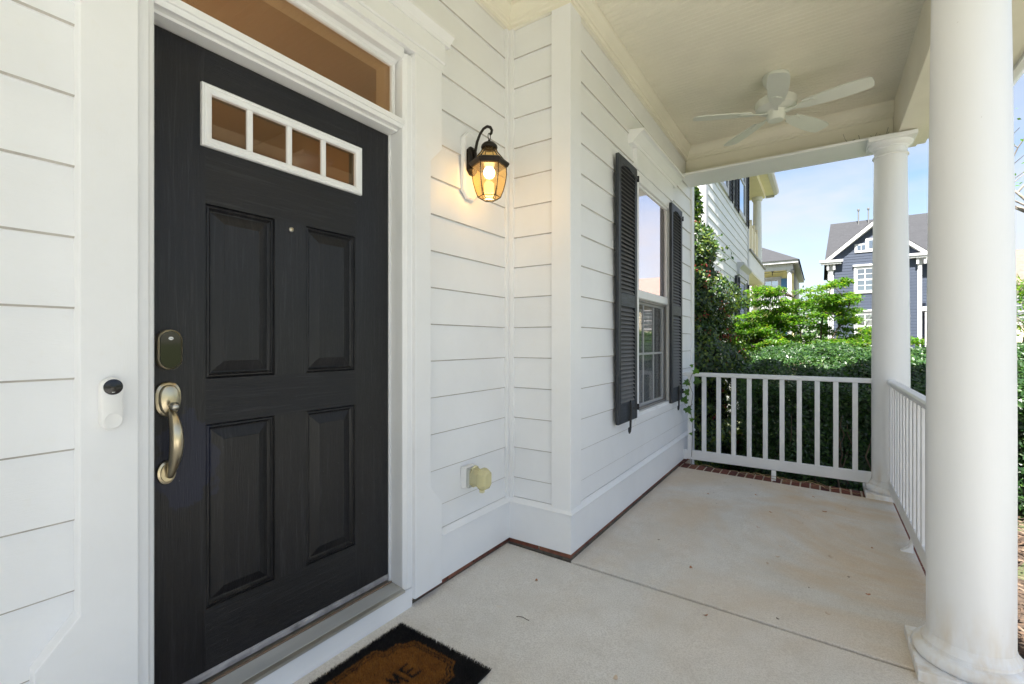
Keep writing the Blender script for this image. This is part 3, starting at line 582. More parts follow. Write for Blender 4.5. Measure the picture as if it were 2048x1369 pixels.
for j in range(6):
    for lev, nm in ((LEV, 'glass_pane'), (TOPL, 'roof_pane'), ([LEV[-1], BOT], 'foot_pane')):
        vs = []
        for r, z in lev: P = hexring(r-.001, z); vs += [P[j], P[(j+1) % 6]]
        MB().add(vs, [(2*i, 2*i+1, 2*i+3, 2*i+2) for i in range(len(lev)-1)]).build(nm, AMBER, lan, recalc=False)
b = MB(); b.lathe([(.001, 2.052), (.014, 2.055), (.025, 2.064), (.0295, 2.078), (.028, 2.092), (.019, 2.108), (.014, 2.118)], (LX, LY, 0), 24); bl = b.build('bulb', BULB, lan, smooth=True)
MB().lathe([(.015, 2.118), (.015, 2.150), (.010, 2.160)], (LX, LY, 0), 16).build('socket', PLAST, lan)
lp = bpy.data.lights.new('lantern_light', 'POINT'); lp.energy = 0.30; lp.color = (1, .66, .32); lp.shadow_soft_size = .030; lo = bpy.data.objects.new('lantern_light', lp); COL.objects.link(lo); lo.location = (LX, LY, 2.045)

# ------------------------------------------------------------------ weatherproof outlet
ol = thing('outlet_cover', (XE, 1.905, .50), 'yellowed clear plastic bubble cover over the porch outlet', 'outlet cover')
b = MB(); b.box(XE-.005, XE+.028, 1.862, 1.948, .446, .556); b.build('outlet_box', PLAST, ol, bevel=.004)
b = MB(); b.box(XE+.0285, XE+.048, 1.868, 1.945, .450, .550); b.build('gasket', GREYPL, ol, bevel=.003)
b = MB(); secs = [(.048, .036, .046, 0), (.060, .040, .052, .004), (.066, .036, .044, .002), (.096, .036, .042, .002), (.102, .041, .055, 0), (.118, .041, .055, 0), (.140, .034, .046, 0), (.146, .022, .034, 0)]; vs = []
for dx, hw, hh, dz in secs: vs += [(XE+dx, 1.905+p[0], .500+dz+p[1]) for p in octo(hw*2, hh*2, .26)]
b.add(vs, [(a*8+j, a*8+(j+1) % 8, a*8+8+(j+1) % 8, a*8+8+j) for a in range(len(secs)-1) for j in range(8)]+[tuple((len(secs)-1)*8+j for j in range(8))]); b.build('bubble', YCLEAR, ol, bevel=.002)
b = MB(); b.tube([(XE+.055, 1.880, .548), (XE+.060, 1.905, .560), (XE+.055, 1.930, .548)], .006, 6); b.build('hinge', YPLAST, ol, smooth=True)
b = MB(); b.box(XE+.104, XE+.126, 1.880, 1.900, .434, .447); b.build('latch_tab', YPLAST, ol, bevel=.003)

# ------------------------------------------------------------------ sash window and shutters
win = thing('sash_window', (XW, 3.863, .66), 'white sash window with reflective upper pane and screened lower half', 'window')
XF = -1.1445
MB().rings(3.36, 4.367, .60, 2.50, [(0, XW-.02), (0, XF-.002), (.003, XF), (.074, XF), (.077, XF-.003), (.077, XW-.10)], cap=False).build('frame', TRIM_V, win)
b = MB(); b.prism([(XW-.05, .628), (XF+.006, .628), (XF+.006, .655), (XW-.05, .676)], 'y', 3.352, 4.375); b.build('sill', TRIM, win, bevel=.002)
b = MB(); b.rings(3.4375, 4.2895, 1.545, 2.4225, [(0, -1.20), (0, -1.166), (.004, -1.163), (.020, -1.163), (.022, -1.170), (.022, -1.20)], cap=False); us = b.build('upper_sash', TRIM, win)
b = MB(); b.box(-1.176, -1.172, 3.458, 4.269, 1.612, 2.402); b.build('pane', WGLASS, us)
b = MB(); b.box(-1.172, -1.156, 3.4378, 4.2892, 1.548, 1.610); b.build('meeting_rail', TRIM, win, bevel=.003)
b = MB(); b.rings(3.438, 4.289, .6785, 1.5475, [(0, -1.222), (0, -1.196), (.034, -1.196), (.038, -1.20), (.038, -1.222)], cap=False); ls = b.build('lower_sash', TRIM, win)
b = MB(); b.box(-1.212, -1.208, 3.474, 4.253, .715, 1.511); b.build('pane', LGLASS, ls)
for yy in (3.72, 4.0):
    b = MB(); b.box(-1.2075, -1.202, yy-.009, yy+.009, .7155, 1.5105); b.build('grille_bar', TRIM, ls)
b = MB(); b.box(-1.2078, -1.2022, 3.4745, 4.2525, 1.105, 1.123); b.build('grille_bar', TRIM, ls)
sf = MB().rings(3.4385, 4.2885, .679, 1.546, [(0, -1.186), (0, -1.174), (.020, -1.174), (.020, -1.186)], cap=False).build('screen_frame', SCRFR, win)
b = MB(); b.add([(-1.180, 3.452, .694), (-1.180, 4.275, .694), (-1.180, 4.275, 1.531), (-1.180, 3.452, 1.531)], [(0, 1, 2, 3)]); b.build('mesh_screen', SCREEN, sf, recalc=False)
slat = MB(); slat.add([(.012, 0, -.021), (.002, 0, .000), (-.010, 0, .020), (.012, .84, -.021), (.002, .84, .000), (-.010, .84, .020)], [(0, 1, 4, 3), (1, 2, 5, 4)]); slm = slat.mesh('blind_slat', BLIND, recalc=False)
bl_ = thing('window_blind', (-1.27, 3.86, 2.4), 'white horizontal slat blind hanging inside the sash window', 'blind')
z = .72
while z < 2.42: inst('slat', slm, bl_, (-1.240, 3.443, z)); z += .044
b = MB(); b.box(-1.30, -1.224, 3.443, 4.283, 2.424, 2.47); b.build('head_rail', BLIND, bl_)
b = MB(); b.box(XW-.01, -1.133, 3.36, 4.36, 2.5005, 2.652); b.build('head_board', TRIM, win, bevel=.002)
b = MB(); b.prism([(XW-.01, 2.6525), (-1.128, 2.6525), (-1.122, 2.660), (-1.122, 2.668), (-1.116, 2.672), (-1.094, 2.694), (-1.072, 2.712), (-1.060, 2.716), (-1.046, 2.718), (-1.046, 2.738), (XW-.01, 2.752)], 'y', 3.255, 4.44); b.build('head_cap', TRIM, win)
lv = MB(); lv.prism([(.0095, -.0125), (.0065, -.0130), (-.0095, .0080), (-.0095, .0105), (-.007, .0105)], 'y', 0, .281); lvm = lv.mesh('louver', LOUV)
def shutter(yc, label):
    w_ = .375; X0, X1 = -1.142, -1.118; yA, yB = yc-w_/2, yc+w_/2
    s = thing('shutter', (X0, yc, .655), label, 'shutter', None)
    for a, c_ in ((yA, yA+.047), (yB-.047, yB)): b = MB(); b.box(X0, X1, a, c_, .655, 2.472); b.build('stile', SHUT, s, bevel=.003)
    i0, i1 = yA+.0472, yB-.0472
    b = MB(); b.box(X0+.001, X1-.001, i0, i1, .655, .790); b.build('bottom_rail', SHUT_H, s, bevel=.002)
    b = MB(); b.box(X0+.001, X1-.001, i0, i1, 1.455, 1.545); b.build('middle_rail', SHUT_H, s, bevel=.002)
    arch = [(i0, 2.472), (i0, 2.392)]+[(i0+(i1-i0)*t, 2.392+.035*math.sin(math.pi*t)) for t in np.linspace(.04, .96, 12)]+[(i1, 2.392), (i1, 2.472)]
    b = MB(); b.prism(arch, 'x', X0+.001, X1-.001); b.build('top_rail', SHUT_H, s)
    b = MB(); b.box(X0, X0+.004, i0, i1, .79, 2.42); b.build('backing', SHUT, s)
    for z0, z1 in ((.806, 1.452), (1.562, 2.425)):
        z = z0
        while z < z1: inst('louver', lvm, s, (X1-.0115, i0, z)); z += .0285
    hk = [(-.004, .090), (0, .070), (.003, .03), (0, -.01), (-.003, -.045), (-.004, -.075), (-.012, -.098), (-.026, -.104), (-.036, -.092), (-.035, -.076), (-.026, -.072)]
    b = MB(); b.tube([(X1+.014, yc+.005+p[0], .700+p[1]*1.15) for p in hk], [.005, .007, .009, .0085, .008, .0075, .007, .0065, .006, .006, .005], 8); b.tube([(X0, yc, .665), (X1+.016, yc+.004, .668)], .005, 6); b.build('holdback', IRON, s, smooth=True)
    for zz, yy in ((.735, yB), (2.405, yB)):
        b = MB(); b.box(X1+.001, X1+.005, yy-.085, yy+.004, zz-.008, zz+.008); b.box(X1-.01, X1+.010, yy+.0045, yy+.014, zz-.022, zz+.022); b.build('hinge', IRON, s, bevel=.002)
    return s
shutter(3.1325, 'dark louvered shutter hinged on the window side towards the front door')
shutter(4.4495, 'dark louvered shutter on the window side towards the end railing')

# ------------------------------------------------------------------ columns and railings
CX = .463
def column(cy, label):
    z0 = fz(CX)-.002; t = thing('porch_column', (CX, cy, z0), label, 'column', None)
    b = MB(); b.box(CX-.169, CX+.169, cy-.169, cy+.169, z0, z0+.042); b.build('plinth', COLM, t, bevel=.004)
    zz = z0+.0422; MB().lathe([(.150, 0), (.158, .004), (.1645, .014), (.166, .024), (.163, .036), (.154, .046), (.144, .050), (.138, .052), (.138, .064), (.134, .068), (.128, .078), (.1235, .094)], (CX, cy, zz), 56).build('torus_base', COLM, t, auto=40)
    zs = zz+.0942; H_ = 2.700-zs; MB().lathe([(.1225-.0175*(max(0, q-.30)/.70)**1.3, H_*q) for q in np.linspace(0, 1, 16)], (CX, cy, zs), 56).build('shaft', COLM, t, smooth=False, auto=40)
    b = MB(); b.lathe([(.105, 2.690), (.114, 2.692), (.1175, 2.699), (.114, 2.706), (.105, 2.708), (.105, 2.752), (.112, 2.756), (.113, 2.764), (.122, 2.768), (.136, 2.780), (.141, 2.793), (.141, 2.7985)], (CX, cy, 0), 56); b.build('capital', COLM, t, auto=40)
    b = MB(); b.box(CX-.150, CX+.150, cy-.150, cy+.150, 2.799, 2.833); b.build('abacus', COLM, t, bevel=.004)
    return t
column(2.400, 'white round porch column on square plinth beside the concrete floor joint')
column(4.780, 'white round porch column at the corner where the two railings meet')
bal = MB(); bal.box(-.0185, .0185, -.0185, .0185, 0, .732); balm = bal.mesh('baluster', RAILM)
RY = 4.80
ra = thing('railing', (-.40, RY, 0), 'white wooden railing across the porch end between wall and column', 'railing')
TOPR = [(-.034, .878), (-.028, .872), (.028, .872), (.034, .878), (.034, .900), (.024, .910), (-.024, .910), (-.034, .900)]
MB().prism([(RY+a, z) for a, z in TOPR], 'x', XW+.004, CX-.114).build('top_rail', RAILM, ra, bevel=.002)
b = MB(); b.box(XW+.012, CX-.116, RY-.019, RY+.019, .050, .140); b.build('bottom_rail', RAILM, ra, bevel=.003)
for i in range(11): inst('baluster', balm, ra, (-1.084+.1319*i, RY, .1405), bevel=.002)
for x0 in (XW+.0125, CX-.158): b = MB(); b.box(x0, x0+.036, RY-.0245, RY-.0195, .046, .144); b.build('bracket', RAILM, ra, bevel=.002)
b = MB(); b.prism([(RY-.03, .049), (RY-.055, fz(-.35)-.012), (RY-.088, fz(-.35)-.012), (RY-.058, .060)], 'x', -.372, -.336); b.build('support_foot', RAILM, ra, bevel=.003)
RX = .460
rb = thing('railing', (RX, 3.6, 0), 'white wooden railing along the porch front between the two columns', 'railing')
MB().prism([(RX+a*.98, z) for a, z in TOPR], 'y', 2.400+.116, 4.780-.116).build('top_rail', RAILM, rb, bevel=.002)
b = MB(); b.box(RX-.019, RX+.019, 2.52, 4.662, .040, .130); b.build('bottom_rail', RAILM, rb, bevel=.003)
for i in range(16): inst('baluster', balm, rb, (RX, 2.585+.1345*i, .1305), bevel=.002)
b = MB(); b.prism([(RX-.020, .060), (RX-.022, .035), (RX-.030, .0), (RX-.070, fz(RX)-.0005), (RX-.010, fz(RX)-.0005), (RX-.010, .060)], 'y', 3.56, 3.60); b.build('support_foot', RAILM, rb, bevel=.003)

# ------------------------------------------------------------------ ceiling fan
FX, FY = -.282, 3.965
fan = thing('ceiling_fan', (FX, FY, ZC), 'white five-blade ceiling fan hanging from the porch ceiling', 'ceiling fan')
FANM = M('fan_paint', (.70, .72, .66), .4, .03, 4)
MB().lathe([(.088, ZC-.001), (.090, ZC-.012), (.082, ZC-.05), (.060, ZC-.085), (.050, ZC-.10)], (FX, FY, 0), 40).build('canopy', FANM, fan, auto=40)
MB().lathe([(.05, ZC-.098), (.055, ZC-.15), (.100, ZC-.165), (.136, ZC-.19), (.140, ZC-.215), (.132, ZC-.245), (.10, ZC-.262), (.07, ZC-.268)], (FX, FY, 0), 44).build('motor_housing', FANM, fan, auto=40)
MB().lathe([(.070, ZC-.2685), (.066, ZC-.272), (.063, ZC-.285), (.060, ZC-.325), (.050, ZC-.336), (.02, ZC-.339)], (FX, FY, 0), 32).build('switch_housing', FANM, fan, auto=40)
bp = [(.180, -.046), (.29, -.060), (.43, -.068), (.53, -.064), (.57, -.056), (.582, -.038), (.586, 0), (.582, .038), (.57, .056), (.53, .064), (.43, .068), (.29, .060), (.180, .046)]
bld = MB().prism(bp, 'z', -.004, .004).mesh('blade', FANM)
irn = MB(); irn.prism([(.055, -.016), (.13, -.012), (.17, -.034), (.25, -.030), (.265, 0), (.25, .030), (.17, .034), (.13, .012), (.055, .016)], 'z', -.010, -.0045); irm = irn.mesh('blade_iron', FANM)
for k in range(5):
    a = R(60+72*k); bo = inst('blade', bld, fan, (FX, FY, ZC-.275), (R(-11), 0, a)); bo.rotation_mode = 'XYZ'
    i_ = bpy.data.objects.new('blade_iron', irm); COL.objects.link(i_); i_.parent = bo; OFF[i_] = OFF[bo]
# dark cobwebs and debris caught on the beam ledge
b = MB(); random.seed(3)
for k in range(12):
    x0 = random.uniform(.12, .48); z0 = 2.858; p = [(x0, 4.955-random.uniform(0, .2), z0)]
    for q in range(3): p.append((p[-1][0]+random.uniform(-.03, .03), min(4.957, p[-1][1]+random.uniform(0, .08)), p[-1][2]+random.uniform(.005, .06)))
    b.tube(p, random.uniform(.0006, .0016), 4)
tag(b.build('cobweb_debris', M('cobweb_dirt', (.05, .043, .035), 1, .3, 30), base=(.25, 4.9, 2.858)), 'dark cobwebs and nest debris on the beam ledge over the corner column', 'debris', kind='stuff')

# ------------------------------------------------------------------ doormat with real bristles
MX, MY = -1.244, 1.000
mat_ = thing('doormat', (MX, MY, 0), 'black bordered brown coir doormat reading WELCOME', 'doormat')
b = MB(); b.add([(MX+sx*.233, MY+sy*.363, fz(MX+sx*.233)+h) for h in (.001, .007) for sy in (-1, 1) for sx in (-1, 1)], [(0, 2, 3, 1), (4, 5, 7, 6), (0, 1, 5, 4), (2, 6, 7, 3), (0, 4, 6, 2), (1, 3, 7, 5)]); b.build('backing', MATBASE, mat_)
POLY = np.array([(.19, -.185), (.19, .185), (.150, .203), (.150, .262), (.122, .284), (.105, .32), (-.105, .32), (-.122, .284), (-.15, .262), (-.15, .203), (-.19, .185), (-.19, -.185), (-.15, -.203), (-.15, -.262), (-.122, -.284), (-.105, -.32), (.105, -.32), (.122, -.284), (.15, -.262), (.15, -.203)])
def pdist(P):
    d = np.full(len(P), 9.); ins = np.zeros(len(P), bool); n = len(POLY)
    for i in range(n):
        a, c_ = POLY[i], POLY[(i+1) % n]; e = c_-a; t = np.clip(((P-a)@e)/(e@e), 0, 1); d = np.minimum(d, np.linalg.norm(P-(a+t[:, None]*e), axis=1))
        cond = (a[1] > P[:, 1]) != (c_[1] > P[:, 1]); xi = a[0]+(P[:, 1]-a[1])/(c_[1]-a[1]+1e-12)*e[0]; ins ^= cond & (P[:, 0] < xi)
    return np.where(ins, d, -d)
STROKES = {'W': [[(0, 1), (.25, 0), (.5, .7), (.75, 0), (1, 1)]], 'E': [[(.85, 1), (.1, 1), (.1, 0), (.85, 0)], [(.1, .5), (.7, .5)]], 'L': [[(.1, 1), (.1, 0), (.85, 0)]], 'C': [[(.9, .85), (.6, 1), (.3, .95), (.08, .6), (.08, .4), (.3, .05), (.6, 0), (.9, .15)]], 'O': [[(.5, 1), (.15, .8), (.05, .5), (.15, .2), (.5, 0), (.85, .2), (.95, .5), (.85, .8), (.5, 1)]], 'M': [[(.02, 0), (.15, 1), (.5, .3), (.85, 1), (.98, 0)]]}
segs = []
for i, ch in enumerate('WELCOME'):
    yc = (i-3)*.0635
    for st in STROKES[ch]:
        for (a, c_) in zip(st[:-1], st[1:]): segs.append((( .033-.066*a[1], yc+(a[0]-.5)*.046), (.033-.066*c_[1], yc+(c_[0]-.5)*.046)))
        if ch in 'EMLW': pass
def black(P):
    d = pdist(P); k = d < 0
    k |= ((d > .008) & (d < .013)) | ((d > .021) & (d < .026))
    for a, c_ in segs:
        a = np.array(a); c_ = np.array(c_); e = c_-a; t = np.clip(((P-a)@e)/(e@e), 0, 1); k |= np.linalg.norm(P-(a+t[:, None]*e), axis=1) < .0052
    return k
nb = 105000; P = np.stack([rng.uniform(-.236, .236, nb), rng.uniform(-.366, .366, nb)], 1); blk = black(P+rng.normal(0, .0008, P.shape))
base_ = np.stack([P[:, 0], P[:, 1], -.02*(P[:, 0]+MX+1.147)+.005], 1); edge = np.maximum(np.abs(P[:, 0])-.226, 0)+np.maximum(np.abs(P[:, 1])-.356, 0)
lean = rng.normal(0, .0028, (nb, 2)); tip = base_.copy(); tip[:, :2] += lean+np.where(edge[:, None] > 0, P*.008, 0); tip[:, 2] += rng.uniform(.008, .0125, nb)
a = rng.uniform(0, 6.28, nb); wv = np.stack([np.cos(a), np.sin(a), np.zeros(nb)], 1)*.00075
V = np.stack([base_-wv, base_+wv, tip+wv*.5, tip-wv*.5], 1).reshape(-1, 3)
me = bpy.data.meshes.new('bristles'); me.vertices.add(4*nb); me.vertices.foreach_set('co', V.ravel()); me.loops.add(4*nb); me.loops.foreach_set('vertex_index', np.arange(4*nb)); me.polygons.add(nb); me.polygons.foreach_set('loop_start', np.arange(nb)*4); me.polygons.foreach_set('loop_total', np.full(nb, 4))
for m in COIR+[COIRB]: me.materials.append(m)
me.polygons.foreach_set('material_index', np.where(blk, 3, rng.choice(3, nb, p=[.5, .3, .2]))); me.update(calc_edges=True)
o = bpy.data.objects.new('bristles', me); COL.objects.link(o); o.parent = mat_; o['kind'] = 'stuff'

# ------------------------------------------------------------------ small litter on the floor
pet = []
for i in range(4):
    b = MB(); n = 8; top = [(.5*math.cos(t)*(1-.3*math.sin(t*i)), .30*math.sin(t), .06+.10*math.cos(2*t)) for t in np.linspace(0, 2*math.pi, n, endpoint=False)]
    b.add(top+[(0, 0, .0)], [(j, (j+1) % n, n) for j in range(n)]); pet.append(b.mesh('petal', PETAL[i], recalc=False, smooth=True))
SP = [(-1.199, 2.014, 1), (.026, 2.537, 0), (-.585, 2.612, 1), (-.347, 3.443, 1), (.047, 3.217, 0), (-.198, 3.201, 0), (-.208, 3.039, 0), (-.245, 2.914, 0), (.256, 3.505, 1), (-.433, 4.153, 1), (-.691, 4.341, 3), (-.654, 3.759, 3), (-.30, 3.80, 1), (.06, 3.86, 0), (-.12, 3.70, 0), (-.95, 3.55, 2), (-.90, 4.25, 2), (-1.03, 3.05, 2), (-.98, 2.62, 2), (.19, 2.85, 1), (-.16, 2.36, 3), (-1.22, 1.72, 2), (-1.40, 1.86, 2), (-1.33, 1.44, 2), (-.43, 2.20, 1), (-.5, 4.42, 3), (-.05, 4.38, 1), (.15, 4.2, 3), (-.75, 3.95, 1), (.02, 4.05, 1), (-.83, 2.86, 3), (-1.08, 2.18, 2), (-.62, 1.60, 0), (-.28, 1.70, 3), (-.72, 4.0, 3), (.12, 3.0, 3), (-.05, 2.75, 3)]
PL_ = ['pale pinkish petal lying on the concrete porch floor', 'curled reddish brown leaf scrap on the concrete porch floor', 'flat white paint fleck on the concrete porch floor', 'tiny dark crumb of dirt on the concrete porch floor']
PG = ['petals fallen on the porch floor', 'brown leaf scraps on the porch floor', 'white flecks on the porch floor', 'dark crumbs on the porch floor']; PN = ['petal', 'leaf_scrap', 'paint_fleck', 'dirt_crumb']; PC = ['petal', 'leaf', 'fleck', 'crumb']
for x, y, k in SP:
    s_ = random.uniform(.016, .028)*(1.3, 1.15, 1.2, .55)[k]
    o = inst(PN[k], pet[k], None, (x, y, fz(x)+.0015), (random.uniform(-.2, .2)*(k != 2), 0, random.uniform(0, 6.3)), (s_, s_, s_*(.15 if k == 2 else 1.2))); tag(o, PL_[k], PC[k], PG[k])
def squiggle(name, p0, n, step, r, mat, label, cat, zf=None, seed=1):
    random.seed(seed); b = MB(); p = [p0]; a = random.uniform(0, 6.28)
    for i in range(n): a += random.uniform(-.7, .7); x, y, z = p[-1]; p.append((x+step*math.cos(a), y+step*math.sin(a)*.6, z))
    b.tube(p, r, 5); return tag(b.build(name, mat, base=p0, smooth=True), label, cat)
squiggle('dry_stem', (-1.115, 1.70, fz(-1.1)+.002), 6, .012, .0012, PETAL[3], 'dark curled stem scrap on concrete off the mat corner', 'twig', seed=4)
random.seed(21)
for k in range(7):
    b = MB(); x = -.75+.13*k+random.uniform(-.05, .05); y = 4.70+random.uniform(-.04, .05); z = fz(x)+.006; p = [(x, y, z)]; a = random.uniform(-.4, .4)+(math.pi if k % 3 == 0 else 0)
    for i in range(12): a += random.uniform(-.55, .55); x += .035*math.cos(a); y += .02*math.sin(a)*.7; y = min(4.80, max(4.62, y)); z = fz(min(x, .45))+.005+.028*abs(math.sin(i*.5+k)); p.append((x, y, z))
    b.tube(p, [.0026-.0001*i for i in range(13)], 5); tag(b.build('dead_vine', TWIG, base=p[0], smooth=True), 'dry tan vine stem tangled on the brick edging under the railing', 'vine', 'dead vines on the brick edging')

# ------------------------------------------------------------------ ivy on the end of the railing
iv = thing('ivy_vine', (-1.12, 4.75, -.05), 'green ivy shoot climbing the railing post against the wall', 'ivy')
vp = [(-1.055, 4.83, -.40), (-1.075, 4.80, -.05), (-1.060, 4.772, .15), (-1.050, 4.768, .36), (-1.070, 4.766, .55), (-1.048, 4.764, .70), (-1.085, 4.764, .80), (-1.060, 4.760, .885), (-1.02, 4.770, .925), (-1.035, 4.80, 1.00)]
MB().tube(vp, .0022, 5).build('stem', BARK, iv, smooth=True)
MB().tube([(-1.085, 4.77, .72), (-1.12, 4.765, .66), (-1.13, 4.76, .60), (-1.10, 4.76, .56), (-1.05, 4.765, .60)], .0018, 5).build('stem', BARK, iv, smooth=True)
lfp = [(0, 0), (.30, -.12), (.5, .05), (.34, .22), (.44, .48), (.20, .46), (0, .95), (-.20, .46), (-.44, .48), (-.34, .22), (-.5, .05), (-.30, -.12)]
lb = MB(); lb.add([(p[0], .10*abs(p[0])-.03*p[1], p[1]) for p in lfp]+[(0, 0, .3)], [(i, (i+1) % 12, 12) for i in range(12)]); ivm = [lb.mesh('leaf', m, recalc=False) for m in IVY]
for (x, z, s_, r, k) in [(-1.015, .905, .072, -.2, 1), (-1.030, .835, .080, 1.8, 0), (-1.085, .815, .075, -1.9, 0), (-1.085, .715, .075, -1.5, 0), (-1.135, .615, .090, .4, 0), (-1.105, .56, .085, 2.6, 0), (-1.045, .44, .05, -1.0, 1), (-1.07, .30, .035, .6, 1), (-1.065, .97, .04, .8, 1)]:
    inst('leaf', ivm[k], iv, (x, 4.752, z), (.15, r, .3), (s_, s_, s_))

# ------------------------------------------------------------------ planting beyond the railing
def hedge():
    t = thing('hedge', (.6, 7.4, -.45), 'clipped dark green hedge growing just beyond the end railing', 'hedge')
    n = 90000; x0, x1, ya, yb = -.78, 2.3, 5.95, 8.9
    def top(x, y): return .70+.40*np.clip((y-5.95)/1.6, 0, 1)**.7+.05*np.sin(3.1*x+1.7*y)+.04*np.sin(7*x-3*y)+.03*np.sin(13*x+5*y)
    u = rng.random(n); P = np.zeros((n, 3)); Nn = np.zeros((n, 3))
    f = u < .42; k = f.sum(); P[f, 0] = rng.uniform(x0, x1, k); P[f, 2] = -.42+(rng.random(k)**.8)*(top(P[f, 0], ya)+.42); bulge = .16*np.sin(2.3*P[f, 0]+1.2*P[f, 2])+.10*np.sin(6.1*P[f, 0]-4*P[f, 2]); P[f, 1] = ya+.22+bulge-.16*np.clip((P[f, 2]+.2), 0, .9)+np.abs(rng.normal(0, .13, k)); Nn[f] = (0, -1, .35)
    f2 = (u >= .42) & (u < .90); k = f2.sum(); P[f2, 0] = rng.uniform(x0, x1, k); P[f2, 1] = rng.uniform(ya, yb, k); P[f2, 2] = top(P[f2, 0], P[f2, 1])-np.abs(rng.normal(0, .07, k)); Nn[f2] = (0, -.25, 1)
    f3 = u >= .90; k = f3.sum(); P[f3, 1] = rng.uniform(ya, yb, k); P[f3, 2] = -.4+rng.random(k)*(top(x0, P[f3, 1])+.4); P[f3, 0] = x0+np.abs(rng.normal(0, .14, k))+.12*np.sin(5*P[f3, 2]); Nn[f3] = (-1, -.2, .3)
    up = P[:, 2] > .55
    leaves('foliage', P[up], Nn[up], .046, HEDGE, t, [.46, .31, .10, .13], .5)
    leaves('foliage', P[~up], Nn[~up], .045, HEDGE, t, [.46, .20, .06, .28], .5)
    b = MB()
    for i in range(90):
        x = random.uniform(x0+.1, x1); y = random.uniform(ya+.2, ya+.9); p = [(x, y, -.46)]
        for q in range(4): p.append((p[-1][0]+random.uniform(-.10, .10), p[-1][1]+random.uniform(-.10, .08), p[-1][2]+.22))
        b.tube(p, [.012, .010, .008, .006, .004], 5, cap=False)
    b.build('stems', BARK, t, smooth=True)
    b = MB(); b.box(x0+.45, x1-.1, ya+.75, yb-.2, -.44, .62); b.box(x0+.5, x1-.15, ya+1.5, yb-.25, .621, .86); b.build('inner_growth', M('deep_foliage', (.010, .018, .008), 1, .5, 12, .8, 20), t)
hedge()
def holly():
    t = thing('holly_bush', (-1.70, 6.75, -.45), 'tall cone-shaped holly with red berries beside the house corner', 'holly')
    n = 62000; h = rng.random(n)**1.12; z = -.35+h*3.95; lump = 1+.16*np.sin(7*z+3*h)+.05*np.sin(19*z)
    a = rng.uniform(0, 2*np.pi, n); lump = lump+.14*np.sin(3*a+4*z)+.10*np.sin(5*a-6*z)
    rr = (1.05*(1-h)**.72+.06)*lump*(1-np.abs(rng.normal(0, .11, n)))
    P = np.stack([-1.70+rr*np.cos(a), 6.75+rr*np.sin(a)*.95, z], 1); Nn = np.stack([np.cos(a), np.sin(a), np.full(n, .45)], 1)
    leaves('foliage', P, Nn, .060, HOLLY, t, [.28, .32, .30, .10], .52)
    # a few loose shoots breaking the outline
    sh = []; shn = []
    for i in range(34):
        zz = random.uniform(.2, 3.3); hh = (zz+.35)/3.95; aa = random.uniform(-2.6, .6); r0 = 1.05*(1-hh)**.72; d = Vector((math.cos(aa), math.sin(aa), random.uniform(.3, 1.1))).normalized()
        for q in range(24): k = random.uniform(-.05, .30); sh.append((-1.70+r0*math.cos(aa)+d.x*k+random.uniform(-.025, .025), 6.75+r0*math.sin(aa)+d.y*k+random.uniform(-.025, .025), zz+d.z*k+random.uniform(-.025, .025))); shn.append((d.x, d.y, .5))
    leaves('shoots', np.array(sh), np.array(shn, float), .060, HOLLY, t, [.2, .35, .4, .05], .5)
    ico = bmesh.new(); bmesh.ops.create_icosphere(ico, subdivisions=1, radius=1); iv_ = [v.co.copy() for v in ico.verts]; if_ = [tuple(v.index for v in f.verts) for f in ico.faces]; ico.free()
    b = MB()
    for i in range(150):
        zz = random.uniform(-.1, 3.0); hh = (zz+.35)/3.95; aa = random.uniform(-2.6, .7); r0 = (1.05*(1-hh)**.72+.03)*random.uniform(.92, 1.06); cx, cy = -1.70+r0*math.cos(aa), 6.75+r0*math.sin(aa)
        for q in range(random.randint(3, 8)):
            c_ = Vector((cx+random.gauss(0, .022), cy+random.gauss(0, .022), zz+random.gauss(0, .022))); r = random.uniform(.007, .0105); b.add([c_+v*r for v in iv_], if_)
    o = b.build('berries', BERRY, t, recalc=False, smooth=True); o['kind'] = 'stuff'
    b = MB()
    for i in range(7):
        aa = i*.9; b.tube([(-1.70+.05*math.cos(aa), 6.75+.05*math.sin(aa), -.48), (-1.70+.12*math.cos(aa), 6.75+.12*math.sin(aa), .6), (-1.70+.10*math.cos(aa+.5), 6.75+.10*math.sin(aa+.5), 1.9), (-1.70, 6.75, 3.1)], [.04, .03, .02, .008], 7)
    b.build('trunk', BARK, t, smooth=True)
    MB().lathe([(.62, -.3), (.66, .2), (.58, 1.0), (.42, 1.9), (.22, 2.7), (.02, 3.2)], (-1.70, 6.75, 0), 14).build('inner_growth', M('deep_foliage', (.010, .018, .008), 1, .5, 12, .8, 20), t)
holly()
